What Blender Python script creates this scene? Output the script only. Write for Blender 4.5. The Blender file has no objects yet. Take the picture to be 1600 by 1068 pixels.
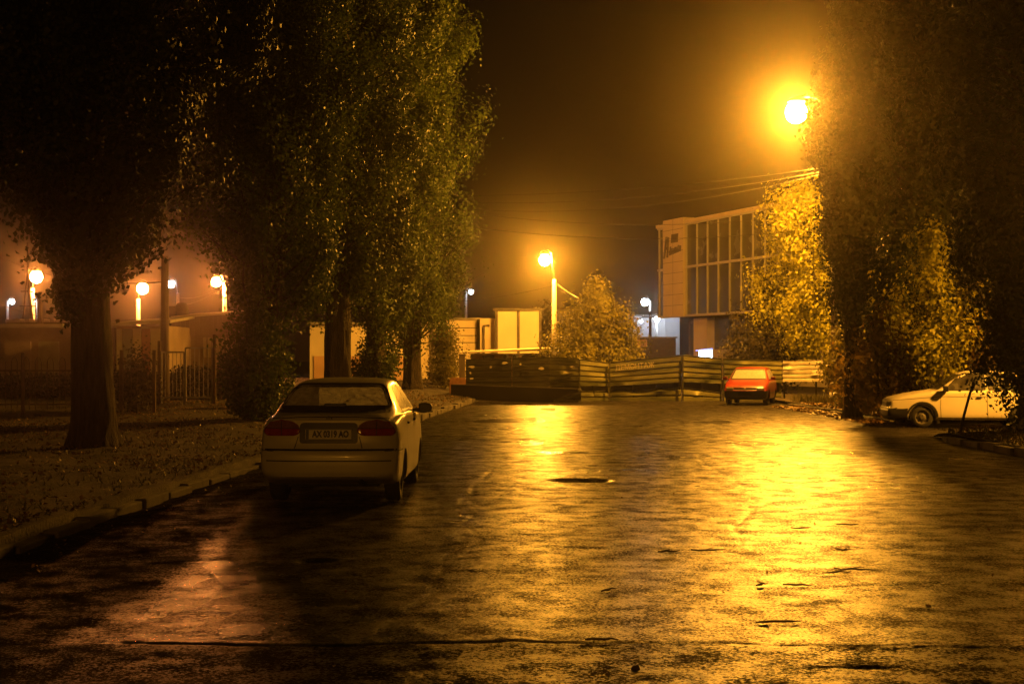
import bpy, bmesh, math, random
import numpy as np
from mathutils import Vector, Matrix
from mathutils.bvhtree import BVHTree

SC = bpy.context.scene
COL = SC.collection
F, HC, CX, HY = 2222.0, 1.75, 800.0, 560.0     # focal length in photo pixels, eye height, centre column, horizon row
R = math.radians
rng = np.random.default_rng(7)
random.seed(7)

def P(px, py, Y):
    """World point of a photo pixel at distance Y."""
    return Vector(((px - CX) * Y / F, Y, HC - (py - HY) * Y / F))
def G(px, py, z=0.0):
    Y = (HC - z) * F / (py - HY)
    return Vector(((px - CX) * Y / F, Y, z))

# ------------------------------------------------------------------ numpy value noise
def _hash(ix, iy, s):
    n = (ix.astype(np.int64) * 374761393 + iy.astype(np.int64) * 668265263 + s * 974711) & 0x7fffffff
    n = ((n ^ (n >> 13)) * 1274126177) & 0x7fffffff
    return ((n ^ (n >> 16)) & 0xffff) / 65535.0
def vnoise(x, y, s=0):
    x = np.asarray(x, float); y = np.asarray(y, float)
    ix = np.floor(x); iy = np.floor(y); fx = x - ix; fy = y - iy
    fx = fx * fx * (3 - 2 * fx); fy = fy * fy * (3 - 2 * fy)
    a = _hash(ix, iy, s); b = _hash(ix + 1, iy, s); c = _hash(ix, iy + 1, s); d = _hash(ix + 1, iy + 1, s)
    return (a + (b - a) * fx) * (1 - fy) + (c + (d - c) * fx) * fy
def fbm(x, y, s=0, o=4):
    t = 0; a = .5; n = 0
    for k in range(o):
        t = t + a * vnoise(np.asarray(x) * 2 ** k, np.asarray(y) * 2 ** k, s + k * 17); n += a; a *= .5
    return t / n

# ------------------------------------------------------------------ materials
def _nodes(name):
    m = bpy.data.materials.new(name); m.use_nodes = True
    nt = m.node_tree; bs = nt.nodes['Principled BSDF']
    return m, nt, bs
def _mix(nt, c1, c2, fac):
    n = nt.nodes.new('ShaderNodeMix'); n.data_type = 'RGBA'
    n.inputs[6].default_value = (*c1, 1) if len(c1) == 3 else c1
    n.inputs[7].default_value = (*c2, 1) if len(c2) == 3 else c2
    nt.links.new(fac, n.inputs[0]); return n.outputs[2]
def _ramp(nt, src, a, b):
    n = nt.nodes.new('ShaderNodeMapRange'); nt.links.new(src, n.inputs[0])
    n.inputs[1].default_value = a; n.inputs[2].default_value = b
    return n.outputs[0]
def _map(nt, src, a, b, c, d):
    n = nt.nodes.new('ShaderNodeMapRange'); nt.links.new(src, n.inputs[0])
    for i, v in enumerate((a, b, c, d)): n.inputs[i + 1].default_value = v
    return n.outputs[0]
def _noise(nt, scale, detail=5, stretch=None, coord='Object', rough=.55):
    tc = nt.nodes.new('ShaderNodeTexCoord'); src = tc.outputs[coord]
    if stretch:
        mp = nt.nodes.new('ShaderNodeMapping'); mp.inputs['Scale'].default_value = stretch
        nt.links.new(src, mp.inputs[0]); src = mp.outputs[0]
    n = nt.nodes.new('ShaderNodeTexNoise'); n.inputs['Scale'].default_value = scale
    n.inputs['Detail'].default_value = detail; n.inputs['Roughness'].default_value = rough
    nt.links.new(src, n.inputs['Vector']); return n.outputs['Fac']
def pmat(name, c1, c2=None, scale=4, rough=.6, rough2=None, metal=0, bump=0, bscale=40, bdist=.01, stretch=None,
         bstretch=None, spec=.5, coat=0, lo=.35, hi=.65, detail=5):
    m, nt, bs = _nodes(name)
    bs.inputs['Base Color'].default_value = (*c1, 1)
    bs.inputs['Roughness'].default_value = rough
    bs.inputs['Metallic'].default_value = metal
    bs.inputs['Specular IOR Level'].default_value = spec
    bs.inputs['Coat Weight'].default_value = coat
    bs.inputs['Coat Roughness'].default_value = .12
    if c2 or rough2 is not None:
        f = _ramp(nt, _noise(nt, scale, detail, stretch), lo, hi)
        if c2: nt.links.new(_mix(nt, c1, c2, f), bs.inputs['Base Color'])
        if rough2 is not None: nt.links.new(_map(nt, f, 0, 1, rough, rough2), bs.inputs['Roughness'])
    if bump:
        b = nt.nodes.new('ShaderNodeBump'); b.inputs['Strength'].default_value = bump; b.inputs['Distance'].default_value = bdist
        nt.links.new(_noise(nt, bscale, 4, bstretch), b.inputs['Height']); nt.links.new(b.outputs[0], bs.inputs['Normal'])
    return m
def emat(name, col, strength):
    m = bpy.data.materials.new(name); m.use_nodes = True
    nt = m.node_tree; nt.nodes.clear()
    e = nt.nodes.new('ShaderNodeEmission'); e.inputs[0].default_value = (*col, 1); e.inputs[1].default_value = strength
    o = nt.nodes.new('ShaderNodeOutputMaterial'); nt.links.new(e.outputs[0], o.inputs[0]); return m
def leafmat(name, c1, c2, c3=None, rough=.42, trans=.3):
    m, nt, bs = _nodes(name)
    geo = nt.nodes.new('ShaderNodeNewGeometry')
    f = _ramp(nt, _noise(nt, .9, 3), .35, .65)
    c = _mix(nt, c1, c2, f)
    mx = nt.nodes.new('ShaderNodeMix'); mx.data_type = 'RGBA'
    nt.links.new(_map(nt, geo.outputs['Random Per Island'], .55, 1, 0, .8), mx.inputs[0]); nt.links.new(c, mx.inputs[6])
    mx.inputs[7].default_value = (*(c3 or c2), 1)
    nt.links.new(mx.outputs[2], bs.inputs['Base Color'])
    bs.inputs['Roughness'].default_value = rough; bs.inputs['Specular IOR Level'].default_value = .3
    tr = nt.nodes.new('ShaderNodeBsdfTranslucent'); nt.links.new(mx.outputs[2], tr.inputs[0])
    ms = nt.nodes.new('ShaderNodeMixShader'); ms.inputs[0].default_value = trans
    out = nt.nodes['Material Output']
    nt.links.new(bs.outputs[0], ms.inputs[1]); nt.links.new(tr.outputs[0], ms.inputs[2]); nt.links.new(ms.outputs[0], out.inputs[0])
    return m

# ------------------------------------------------------------------ mesh builder
class MB:
    def __init__(s): s.v = []; s.f = []; s.m = []
    def add(s, vs, fs, mi=0):
        o = len(s.v); s.v += [tuple(v) for v in vs]
        for f in fs: s.f.append(tuple(i + o for i in f)); s.m.append(mi)
    def box(s, c, d, rz=0, mi=0, M=None):
        hx, hy, hz = d[0] / 2, d[1] / 2, d[2] / 2
        ca, sa = math.cos(rz), math.sin(rz); vs = []
        for z in (-hz, hz):
            for x, y in ((-hx, -hy), (hx, -hy), (hx, hy), (-hx, hy)):
                p = Vector((x * ca - y * sa, x * sa + y * ca, z))
                if M: p = M @ Vector((x, y, z))
                vs.append((p.x + c[0], p.y + c[1], p.z + c[2]))
        s.add(vs, [(3, 2, 1, 0), (4, 5, 6, 7), (0, 1, 5, 4), (1, 2, 6, 5), (2, 3, 7, 6), (3, 0, 4, 7)], mi); return s
    def bar(s, a, b, w, h=None, mi=0):
        """square bar from a to b"""
        a = Vector(a); b = Vector(b); d = (b - a); L = d.length; d.normalize()
        up = Vector((0, 0, 1)) if abs(d.z) < .95 else Vector((1, 0, 0))
        x = d.cross(up).normalized(); y = x.cross(d)
        h = h or w; vs = []
        for p in (a, b):
            for i, j in ((-1, -1), (1, -1), (1, 1), (-1, 1)): vs.append(p + x * (i * w / 2) + y * (j * h / 2))
        s.add(vs, [(0, 1, 2, 3), (7, 6, 5, 4), (0, 4, 5, 1), (1, 5, 6, 2), (2, 6, 7, 3), (3, 7, 4, 0)], mi); return s
    def tube(s, pts, rad, n=8, mi=0, cap=True):
        pts = [Vector(p) for p in pts]
        if not hasattr(rad, '__len__'): rad = [rad] * len(pts)
        vs = []; ref = None
        for i, p in enumerate(pts):
            d = (pts[min(i + 1, len(pts) - 1)] - pts[max(i - 1, 0)]).normalized()
            if ref is None: ref = Vector((0, 0, 1)) if abs(d.z) < .9 else Vector((1, 0, 0))
            x = d.cross(ref)
            if x.length < 1e-4: x = d.orthogonal()
            x.normalize(); y = x.cross(d).normalized(); ref = -x.cross(d).cross(x) if False else ref
            for k in range(n):
                a = 2 * math.pi * k / n
                vs.append(p + (x * math.cos(a) + y * math.sin(a)) * rad[i])
        fs = []
        for i in range(len(pts) - 1):
            for k in range(n):
                k2 = (k + 1) % n
                fs.append((i * n + k, i * n + k2, (i + 1) * n + k2, (i + 1) * n + k))
        if cap:
            fs.append(tuple(range(n))[::-1]); fs.append(tuple((len(pts) - 1) * n + k for k in range(n)))
        s.add(vs, fs, mi); return s
    def prism(s, poly, axis_fn, d, mi=0):
        """poly: 2-D outline, axis_fn(a,b,t) -> 3-D; extruded t in 0..d"""
        n = len(poly)
        vs = [axis_fn(a, b, 0) for a, b in poly] + [axis_fn(a, b, d) for a, b in poly]
        fs = [tuple(range(n))[::-1], tuple(range(n, 2 * n))] + [(i, (i + 1) % n, n + (i + 1) % n, n + i) for i in range(n)]
        s.add(vs, fs, mi); return s
    def lathe(s, prof, c, axis='z', n=24, mi=0):
        vs = []; c = Vector(c)
        for r, h in prof:
            for k in range(n):
                a = 2 * math.pi * k / n; u, w = r * math.cos(a), r * math.sin(a)
                vs.append(c + (Vector((u, w, h)) if axis == 'z' else Vector((h, u, w)) if axis == 'x' else Vector((u, h, w))))
        fs = [(i * n + k, i * n + (k + 1) % n, (i + 1) * n + (k + 1) % n, (i + 1) * n + k) for i in range(len(prof) - 1) for k in range(n)]
        s.add(vs, fs, mi); return s
    def build(s, name, mats, parent=None, smooth=False, bevel=0):
        me = bpy.data.meshes.new(name); me.from_pydata(s.v, [], s.f); 
        if not isinstance(mats, (list, tuple)): mats = [mats]
        for m in mats: me.materials.append(m)
        if len(mats) > 1: me.polygons.foreach_set('material_index', s.m)
        bm = bmesh.new(); bm.from_mesh(me); bmesh.ops.recalc_face_normals(bm, faces=bm.faces); bm.to_mesh(me); bm.free()
        if smooth: me.polygons.foreach_set('use_smooth', [True] * len(me.polygons))
        o = bpy.data.objects.new(name, me); COL.objects.link(o)
        if parent: o.parent = parent
        if bevel:
            b = o.modifiers.new('Bevel', 'BEVEL'); b.width = bevel; b.segments = 2; b.limit_method = 'ANGLE'
        return o
def tag(o, label, cat, group=None):
    o['label'] = label; o['category'] = cat
    if group: o['group'] = group
    return o
def thing(name, label, cat, loc=(0, 0, 0), rz=0, group=None):
    o = bpy.data.objects.new(name, None); COL.objects.link(o); o.empty_display_size = .2
    o.location = loc; o.rotation_euler = (0, 0, rz); return tag(o, label, cat, group)
def kind(o, k): o['kind'] = k; return o
def quads(name, V, mat, parent=None):
    n = len(V) // 4
    me = bpy.data.meshes.new(name)
    me.vertices.add(4 * n); me.vertices.foreach_set('co', np.ascontiguousarray(V, dtype=np.float32).ravel())
    me.loops.add(4 * n); me.loops.foreach_set('vertex_index', np.arange(4 * n, dtype=np.int32))
    me.polygons.add(n); me.polygons.foreach_set('loop_start', np.arange(0, 4 * n, 4, dtype=np.int32))
    me.update(calc_edges=True); me.materials.append(mat)
    o = bpy.data.objects.new(name, me); COL.objects.link(o)
    if parent: o.parent = parent
    return o
def gridmesh(name, X, Y, Z, mat, attr=None):
    r, c = X.shape
    me = bpy.data.meshes.new(name)
    V = np.stack([X, Y, Z], -1).reshape(-1, 3)
    idx = np.arange(r * c).reshape(r, c)
    Q = np.stack([idx[:-1, :-1], idx[:-1, 1:], idx[1:, 1:], idx[1:, :-1]], -1).reshape(-1, 4)
    me.vertices.add(len(V)); me.vertices.foreach_set('co', V.astype(np.float32).ravel())
    me.loops.add(Q.size); me.loops.foreach_set('vertex_index', Q.astype(np.int32).ravel())
    me.polygons.add(len(Q)); me.polygons.foreach_set('loop_start', np.arange(0, Q.size, 4, dtype=np.int32))
    me.update(calc_edges=True)
    me.polygons.foreach_set('use_smooth', np.ones(len(Q), dtype=bool))
    if attr is not None:
        a = me.attributes.new('wet', 'FLOAT', 'POINT'); a.data.foreach_set('value', attr.astype(np.float32).ravel())
    me.materials.append(mat)
    o = bpy.data.objects.new(name, me); COL.objects.link(o); return o
def leafquads(C, size, up=.25, asp=.75, out=None):
    """rhombic leaves at centres C with random facing"""
    n = len(C)
    d = rng.normal(size=(n, 3)); d[:, 2] += up
    if out is not None: d = d * .55 + out
    d /= np.linalg.norm(d, axis=1)[:, None]
    t = rng.normal(size=(n, 3)); t -= d * np.sum(t * d, 1)[:, None]; t /= np.linalg.norm(t, axis=1)[:, None]
    b = np.cross(d, t)
    L = (size * rng.uniform(.6, 1.25, n))[:, None] / 2
    V = np.empty((n, 4, 3))
    fold = d * L * .25
    V[:, 0] = C - t * L; V[:, 1] = C - b * L * asp + t * L * .1 + fold; V[:, 2] = C + t * L; V[:, 3] = C + b * L * asp + t * L * .1 + fold
    return V.reshape(-1, 3)

# ------------------------------------------------------------------ camera, world, haze
cam = bpy.data.cameras.new('camera'); co = bpy.data.objects.new('camera', cam); COL.objects.link(co)
cam.sensor_width = 36; cam.lens = F / 1600 * 36; cam.shift_y = (HY - 534) / 1600; cam.clip_end = 2000; cam.clip_start = .1
co.location = (0, 0, HC); co.rotation_euler = (R(90), 0, 0); SC.camera = co
W = bpy.data.worlds.new('World'); SC.world = W; W.use_nodes = True
bg = W.node_tree.nodes['Background']; bg.inputs[0].default_value = (1, .50, .18, 1); bg.inputs[1].default_value = .002
SC.view_settings.view_transform = 'Standard'; SC.view_settings.look = 'None'; SC.view_settings.exposure = 0; SC.view_settings.gamma = 1
SC.cycles.use_denoising = True; SC.cycles.max_bounces = 5; SC.cycles.diffuse_bounces = 2; SC.cycles.glossy_bounces = 2
SC.cycles.transmission_bounces = 3; SC.cycles.transparent_max_bounces = 6; SC.cycles.volume_bounces = 0
SC.cycles.sample_clamp_indirect = 4; SC.cycles.sample_clamp_direct = 0; SC.cycles.caustics_reflective = False; SC.cycles.caustics_refractive = False
SC.cycles.use_light_tree = True
# ------------------------------------------------------------------ ground, road, verges, kerbs
KY = [-8, 8, 13, 17, 22, 31, 41, 55, 62]
KX = [-4.9, -4.6, -4.5, -4.4, -4.1, -3.4, -2.6, -1.7, -1.3]
def xl(y): return np.interp(y, KY, KX)
def zleft(x, y):
    x = np.asarray(x, float); y = np.asarray(y, float)
    d = np.clip(xl(y) - x, 0, 60)
    return .125 + .08 * (fbm(x * 1.7, y * 1.1, 6) - .5) + np.clip(y, 0, 90) * .0042 * np.clip(d / 2.5, 0, 1) + np.clip(d / 1.5, 0, 1) * (.16 * (fbm(x * .45, y * .45, 3) - .45) + .05 * (fbm(x * 2.4, y * 2.4, 5) - .5))
m_road, nt, bs = _nodes('wet_asphalt')
at = nt.nodes.new('ShaderNodeAttribute'); at.attribute_name = 'wet'
wet = at.outputs['Fac']
big = _noise(nt, .55, 6)
stain = _ramp(nt, _noise(nt, 2.3, 7), .35, .7)
agg = _noise(nt, 62, 3, rough=.75)
c = _mix(nt, (.013, .012, .010), (.042, .037, .032), stain)
mx = nt.nodes.new('ShaderNodeMix'); mx.data_type = 'RGBA'; mx.blend_type = 'MULTIPLY'; mx.inputs[0].default_value = .8
nt.links.new(c, mx.inputs[6])
cr = nt.nodes.new('ShaderNodeValToRGB'); cr.color_ramp.elements[0].position = .3; cr.color_ramp.elements[0].color = (.25, .25, .25, 1)
cr.color_ramp.elements[1].position = .75; cr.color_ramp.elements[1].color = (1.5, 1.5, 1.5, 1)
nt.links.new(agg, cr.inputs[0]); nt.links.new(cr.outputs[0], mx.inputs[7]); nt.links.new(mx.outputs[2], bs.inputs['Base Color'])
def _math(nt, op, a, b):
    n = nt.nodes.new('ShaderNodeMath'); n.operation = op
    for i, v in enumerate((a, b)):
        if isinstance(v, (int, float)): n.inputs[i].default_value = v
        else: nt.links.new(v, n.inputs[i])
    return n.outputs[0]
rr = _map(nt, big, .3, .7, .27, .38)
rr = _math(nt, 'ADD', rr, _math(nt, 'MULTIPLY', stain, .03))
rr = _math(nt, 'MULTIPLY', rr, _map(nt, wet, 0, 1, 1, .35))
nt.links.new(rr, bs.inputs['Roughness'])
patch_n = _noise(nt, 2.6, 9, rough=.68)
grain = _noise(nt, 46, 4, rough=.75)
msk = _map(nt, _math(nt, 'ADD', grain, _math(nt, 'MULTIPLY', _math(nt, 'SUBTRACT', patch_n, .5), .75)), .41, .58, .06, 1)
msk = _math(nt, 'ADD', _math(nt, 'MAXIMUM', msk, _map(nt, wet, .25, 1, 0, .75)), _math(nt, 'MINIMUM', wet, 0))
clp = nt.nodes.new('ShaderNodeClamp'); nt.links.new(msk, clp.inputs[0]); msk = clp.outputs[0]
dif = nt.nodes.new('ShaderNodeBsdfDiffuse'); nt.links.new(mx.outputs[2], dif.inputs[0])
msh = nt.nodes.new('ShaderNodeMixShader'); nt.links.new(msk, msh.inputs[0]); nt.links.new(dif.outputs[0], msh.inputs[1]); nt.links.new(bs.outputs[0], msh.inputs[2])
nt.links.new(msh.outputs[0], nt.nodes['Material Output'].inputs[0])
b1 = nt.nodes.new('ShaderNodeBump'); b1.inputs['Distance'].default_value = .0035
nt.links.new(_map(nt, wet, .4, 1, 1, .12), b1.inputs['Strength']); nt.links.new(agg, b1.inputs['Height'])
b2 = nt.nodes.new('ShaderNodeBump'); b2.inputs['Distance'].default_value = .012
nt.links.new(_map(nt, wet, .4, 1, .9, .3), b2.inputs['Strength']); nt.links.new(_noise(nt, 9, 4, rough=.6), b2.inputs['Height'])
nt.links.new(b1.outputs[0], b2.inputs['Normal']); nt.links.new(b2.outputs[0], bs.inputs['Normal'])

ys = [-8.0]
while ys[-1] < 64: ys.append(ys[-1] + max(.028, .0042 * abs(ys[-1])))
xs = np.unique(np.concatenate([np.arange(-6.2, 10.6, .042), np.arange(10.6, 34, .3)]))
X, Y = np.meshgrid(xs, np.array(ys))
und = fbm(X * .28, Y * .2, 11, 3) - .5
H = .05 * und + .022 * (fbm(X * 1.1, Y * .9, 12, 4) - .5) + .006 * (fbm(X * 5, Y * 5, 13, 3) - .5) + .002 * (vnoise(X * 15, Y * 15, 14) - .5) + .0045 * (vnoise(X * 29, Y * 29, 15) - .5)
edge = (fbm(X * 3, Y * 3, 21, 3) - .5)
wetm = np.clip((-und - .20 + .35 * (fbm(X * 1.4, Y * .8, 31, 3) - .5)) * 6, 0, 1) * np.clip((Y - 15) / 3, 0, 1)
def pud(px, py, w, l, k=.9):
    global wetm
    g = G(px, py); d = np.sqrt(((X - g.x) / w) ** 2 + ((Y - g.y) / l) ** 2) + (fbm(X * 2.2, Y * 1.2, 23, 4) - .5) * 1.5
    wetm = np.maximum(wetm, k * np.clip((1 - d) * 4, 0, 1))
def hole(px, py, w, l, dep, k=.5):
    global H
    g = G(px, py)
    d = np.sqrt(((X - g.x) / w) ** 2 + ((Y - g.y) / l) ** 2) + edge * k
    H = H - dep * np.clip((1 - d) * 3, 0, 1)
for a in ((905, 751, .50, .42, .05), (1240, 789, .46, .30, .03, .9), (1195, 700, .7, .8, .012), (495, 873, .22, .16, .03), (1405, 946, .08, .06, .012),
          (860, 722, .9, .35, .014), (960, 728, .6, .4, .016), (1360, 1044, .26, .045, .02, 1.1), (1215, 978, .12, .05, .014),
          (1010, 668, 1.1, .6, .014), (900, 660, .9, .7, .014), (1060, 690, 1.0, .6, .012), (760, 690, .6, .5, .01)): hole(*a)
for a in ((838, 655, .22, 2.2), (826, 690, .30, 1.6), (872, 707, .55, .5), (858, 640, .3, 2.5), (1175, 692, .8, .9, .5), (1300, 706, .9, .6, .5), (1120, 660, .5, 1.4, .5), (335, 880, .16, .30, .45)): pud(*a)
def crack(pts, w, dep):
    global H
    px = [p[0] for p in pts]; py = [p[1] for p in pts]
    yc = np.interp(X, px, py) + .12 * (fbm(X * 2.2, X * 0, 41, 3) - .5)
    ins = (X > px[0]) & (X < px[-1])
    H = H - dep * ins * np.exp(-((Y - yc) / w) ** 2)
crack([(-2.6, 17.6), (.2, 18.9), (3.7, 18.7)], .035, .02)
crack([(2.2, 25.7), (3.2, 25.5)], .08, .03)
crack([(1.4, 24.3), (2.2, 24.0)], .08, .03)
crack([(-1.5, 30.5), (1.2, 31)], .08, .03)
crack([(.8, 36), (3.6, 36.8)], .12, .03)
crack([(-.8, 44), (1.8, 43)], .15, .03)
def lcrack(pts, w, dep, sd):
    global H
    py = [p[1] for p in pts]; xc = np.interp(Y, py, [p[0] for p in pts]) + .5 * (fbm(Y * .8, Y * 0, sd, 5) - .5)
    ins = (Y > py[0]) & (Y < py[-1]); H = H - dep * ins * np.exp(-((X - xc) / w) ** 2) * np.clip(fbm(X * 2, Y * 2, sd + 3, 3) * 3 - .8, 0, 1)
lcrack([(-.9, 8.7), (-.4, 14), (-.6, 18.8), (.6, 30)], .02, .010, 81)
lcrack([(2.4, 8.9), (2.0, 13), (3.2, 18.7), (3.4, 26)], .02, .010, 85)
crack([(-3.2, 12.2), (-.6, 13.4), (2.1, 12.9)], .025, .014)
crack([(1.0, 10.6), (3.4, 11.1)], .025, .016)
crack([(3.2, 16.4), (5.2, 17.2)], .03, .016)
# old patch edge crossing close to the camera
ye = 8.72 + .28 * (fbm(X * .8, X * 0 + 3, 51, 4) - .5) - .10 * np.clip(X - 1.2, 0, 2)
H = H - .020 * np.exp(-((Y - ye) / .03) ** 2) * np.clip((X + 2.6) * 2, 0, 1) + .010 * np.clip((ye - Y) * 12, 0, 1)
nearp = np.clip((ye - Y) * 12, 0, 1)
yj = 18.8 + .5 * (fbm(X * .7, X * 0 + 9, 53, 4) - .5) + .03 * X
wetm = np.where(wetm < .2, .12 * np.clip((Y - yj) * 3, 0, 1), wetm)
pn = fbm(X * .45, Y * .22, 57, 4)
wetm = wetm - .20 * np.clip((pn - .58) * 9, 0, 1) * (wetm < .3)
matte = np.clip((-2.72 + .35 * (fbm(Y * .9, X * .9, 59, 4) - .5) + .05 * np.clip(Y - 12, 0, 12) - .16 * np.clip(Y - 13, 0, 12) - X) * 5, 0, 1) * np.clip((24 - Y) / 4, 0, 1)  # strip by the left kerb with the wet gloss taken out
band = np.clip((X + 2.7) * 6, 0, 1) * np.clip((-1.3 + .25 * (Y - 12.4) * -1 - X) * 2, 0, 1) * np.clip((12.6 - Y) * 3, 0, 1)
wetm = np.maximum(wetm, band * .40 * np.clip((fbm(X * 5, Y * 2.6, 67, 4) - .40) * 7, 0, 1))
wetm = np.where(matte > .05, -.75 * matte, wetm)
wetm = wetm * (1 - .8 * nearp) - (.24 + .36 * np.clip((.6 - X) / 2.2, 0, 1)) * nearp
# the surface breaks up into the gutters
H = H - .03 * np.clip(1 - (X - xl(Y)) / 1.2, 0, 1) * np.clip(fbm(X * 2, Y * 2, 61, 3) * 1.6, 0, 1)
H = np.where((X > 10.5), -.005 + H * .4, H)
road = kind(gridmesh('road', X, Y, H, m_road, wetm), 'structure')

m_soil = pmat('bare_soil', (.020, .015, .009), (.050, .037, .022), 2.2, .9, bump=.8, bscale=22, bdist=.04)
m_far = pmat('trodden_earth', (.035, .027, .018), (.06, .048, .032), .6, .9, bump=.6, bscale=5, bdist=.05)
mb = MB(); mb.add([(-600, -60, -.16), (600, -60, -.16), (600, 900, -.16), (-600, 900, -.16)], [(0, 1, 2, 3)])
kind(mb.build('ground', m_far), 'structure')
mb = MB(); mb.add([(-120, 63.9, -.04), (120, 63.9, -.04), (120, 170, -.04), (-120, 170, -.04)], [(0, 1, 2, 3)])
kind(mb.build('yard_ground', m_far), 'structure')

# left verge
yv = np.concatenate([np.arange(-8, 30, .16), np.arange(30, 92, .35)])
t = np.linspace(0, 1, 130) ** 1.7
Yv = np.repeat(yv[:, None], 130, 1); Xv = xl(yv)[:, None] - .17 + .16 * (fbm(yv * .9, yv * 0, 9)[:, None] - .4) - t[None, :] * 46
Zv = zleft(Xv, Yv) + .03 * (fbm(Xv * 6, Yv * 6, 8, 3) - .5)
Xv = np.concatenate([Xv[:, :1] + .01, Xv], 1); Yv = np.concatenate([Yv[:, :1], Yv], 1); Zv = np.concatenate([Zv[:, :1] * 0 - .12, Zv], 1)
kind(gridmesh('verge', Xv[:, ::-1], Yv[:, ::-1], Zv[:, ::-1], m_soil), 'structure')

# right verge, near: beyond the kerb corner it stops at the driveway
def zr(x, y): return .14 + .16 * (fbm(x * .5, y * .5, 71) - .35) * np.clip((x - 9.3) / 1.2, 0, 1) + .05 * (fbm(x * 3, y * 3, 73) - .5)
u = np.linspace(0, 1, 90)[:, None]; v = np.linspace(0, 1, 120)[None, :]
yend = 31.6 + np.clip(v * 24 - 1.0, 0, 30) * .62
Xr = 9.35 + v * 24 + u * 0; Yr = -6 + u * (yend + 6)
Zr = zr(Xr, Yr) * np.clip((yend - Yr) / .5, .15, 1)
kind(gridmesh('verge', Xr, Yr, Zr, m_soil), 'structure')
# right verge, far
u = np.linspace(0, 1, 110)[:, None]; v = np.linspace(0, 1, 110)[None, :]
Yf0 = 38.4 + np.clip(v * 24 - 3, 0, 30) * .62
Xf = 10.42 + v * 24 + u * 0; Yf = Yf0 + u * (63 - Yf0)
kind(gridmesh('verge', Xf, Yf, .10 + .22 * (fbm(Xf * .5, Yf * .5, 75) - .35) * np.clip((Xf - 10.4), 0, 1) + .05 * fbm(Xf * 3, Yf * 3, 76), m_soil), 'structure')

m_kerb = pmat('kerb_concrete', (.035, .03, .024), (.13, .115, .09), 1.6, .9, bump=.5, bscale=30, bdist=.01)
def kerb(pts, w=.17, h=.15, step=1.0, seed=0):
    """separate stones laid along a polyline, slightly out of line"""
    rnd = random.Random(seed); mb = MB()
    pts = [Vector((*p, 0)) for p in pts]
    for a, b in zip(pts[:-1], pts[1:]):
        L = (b - a).length; n = max(1, round(L / step)); d = (b - a) / n; ang = math.atan2(d.y, d.x)
        for i in range(n):
            c = a + d * (i + .5)
            mb.box((c.x + rnd.uniform(-.035, .035), c.y, h / 2 - .06 + rnd.uniform(-.055, .010)), (d.length - rnd.uniform(.012, .05), w, h + .12), ang + rnd.uniform(-.03, .03))
    return kind(mb.build('kerb', m_kerb, bevel=.018), 'structure')
kerb([(float(xl(y)) - .09, y) for y in (-6, 4, 13, 17, 22, 26, 31)], h=.075, seed=1)
kerb([(float(xl(y)) - .09, y) for y in (31.2, 36, 41, 48, 55, 61)], seed=6)
kerb([(9.28, -5), (9.28, 14), (9.22, 25), (9.15, 29.6)], seed=2)
kerb([(9.15, 29.6), (9.4, 30.8), (10.1, 31.7), (12, 32.8), (16, 35.3), (22, 39)], step=.8, h=.12, seed=3)
kerb([(10.34, 38.5), (10.34, 46), (10.34, 53)], h=.12, seed=4)

# ------------------------------------------------------------------ leaf litter and grass
m_litter = leafmat('dead_leaf', (.16, .09, .025), (.26, .16, .04), (.09, .05, .02), rough=.5, trans=.05)
def litter(pts_fn, n, size, z_fn, lift=.012):
    xy = pts_fn(n); z = z_fn(xy[:, 0], xy[:, 1])
    C = np.column_stack([xy, z + lift + rng.uniform(0, .02, len(xy))])
    V = leafquads(C, size, up=2.2); return V
def left_pts(n):
    y = 9 + 50 * rng.random(n) ** 1.5; x = xl(y) - .25 - 9 * rng.random(n) ** 1.2
    k = fbm(x * .8, y * .8, 91) > rng.uniform(.3, .62, n); return np.column_stack([x, y])[k]
def right_far(n):
    y = 37.6 + 14 * rng.random(n); x = 10.2 + (rng.random(n) ** 1.6) * 6 - .9 * rng.random(n); return np.column_stack([x, y])
def right_near(n):
    y = 12 + 20 * rng.random(n); x = 9.45 + 4 * rng.random(n) ** 1.3; return np.column_stack([x, y])
def on_road(n):
    y = 8 + 45 * rng.random(n) ** 1.6; s = rng.random(n)
    x = np.where(s < .35, xl(y) + .1 + np.abs(rng.normal(size=n)) * .35, np.where(s < .8, 10.0 - np.abs(rng.normal(size=n)) * .55, rng.uniform(-4, 9, n)))
    return np.column_stack([x, y])
zfar = lambda x, y: .10 + .22 * (fbm(x * .5, y * .5, 75) - .35) * np.clip((x - 10.4), 0, 1) + .05 * fbm(x * 3, y * 3, 76)
def zroad(x, y):
    iy = np.clip(np.searchsorted(np.array(ys), y), 0, len(ys) - 1); ix = np.clip(np.searchsorted(xs, x), 0, len(xs) - 1)
    return H[iy, ix]
V = np.concatenate([litter(left_pts, 20000, .065, zleft), litter(right_far, 6500, .12, lambda x, y: np.where(x > 10.42, zfar(x, y), .0)), litter(right_near, 4000, .08, zr), litter(on_road, 900, .042, zroad, .006)])
kind(quads('fallen_leaves', V, m_litter), 'stuff')
m_grass = leafmat('grass_blade', (.05, .055, .015), (.09, .085, .025), (.14, .10, .04), rough=.5, trans=.15)
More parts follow.
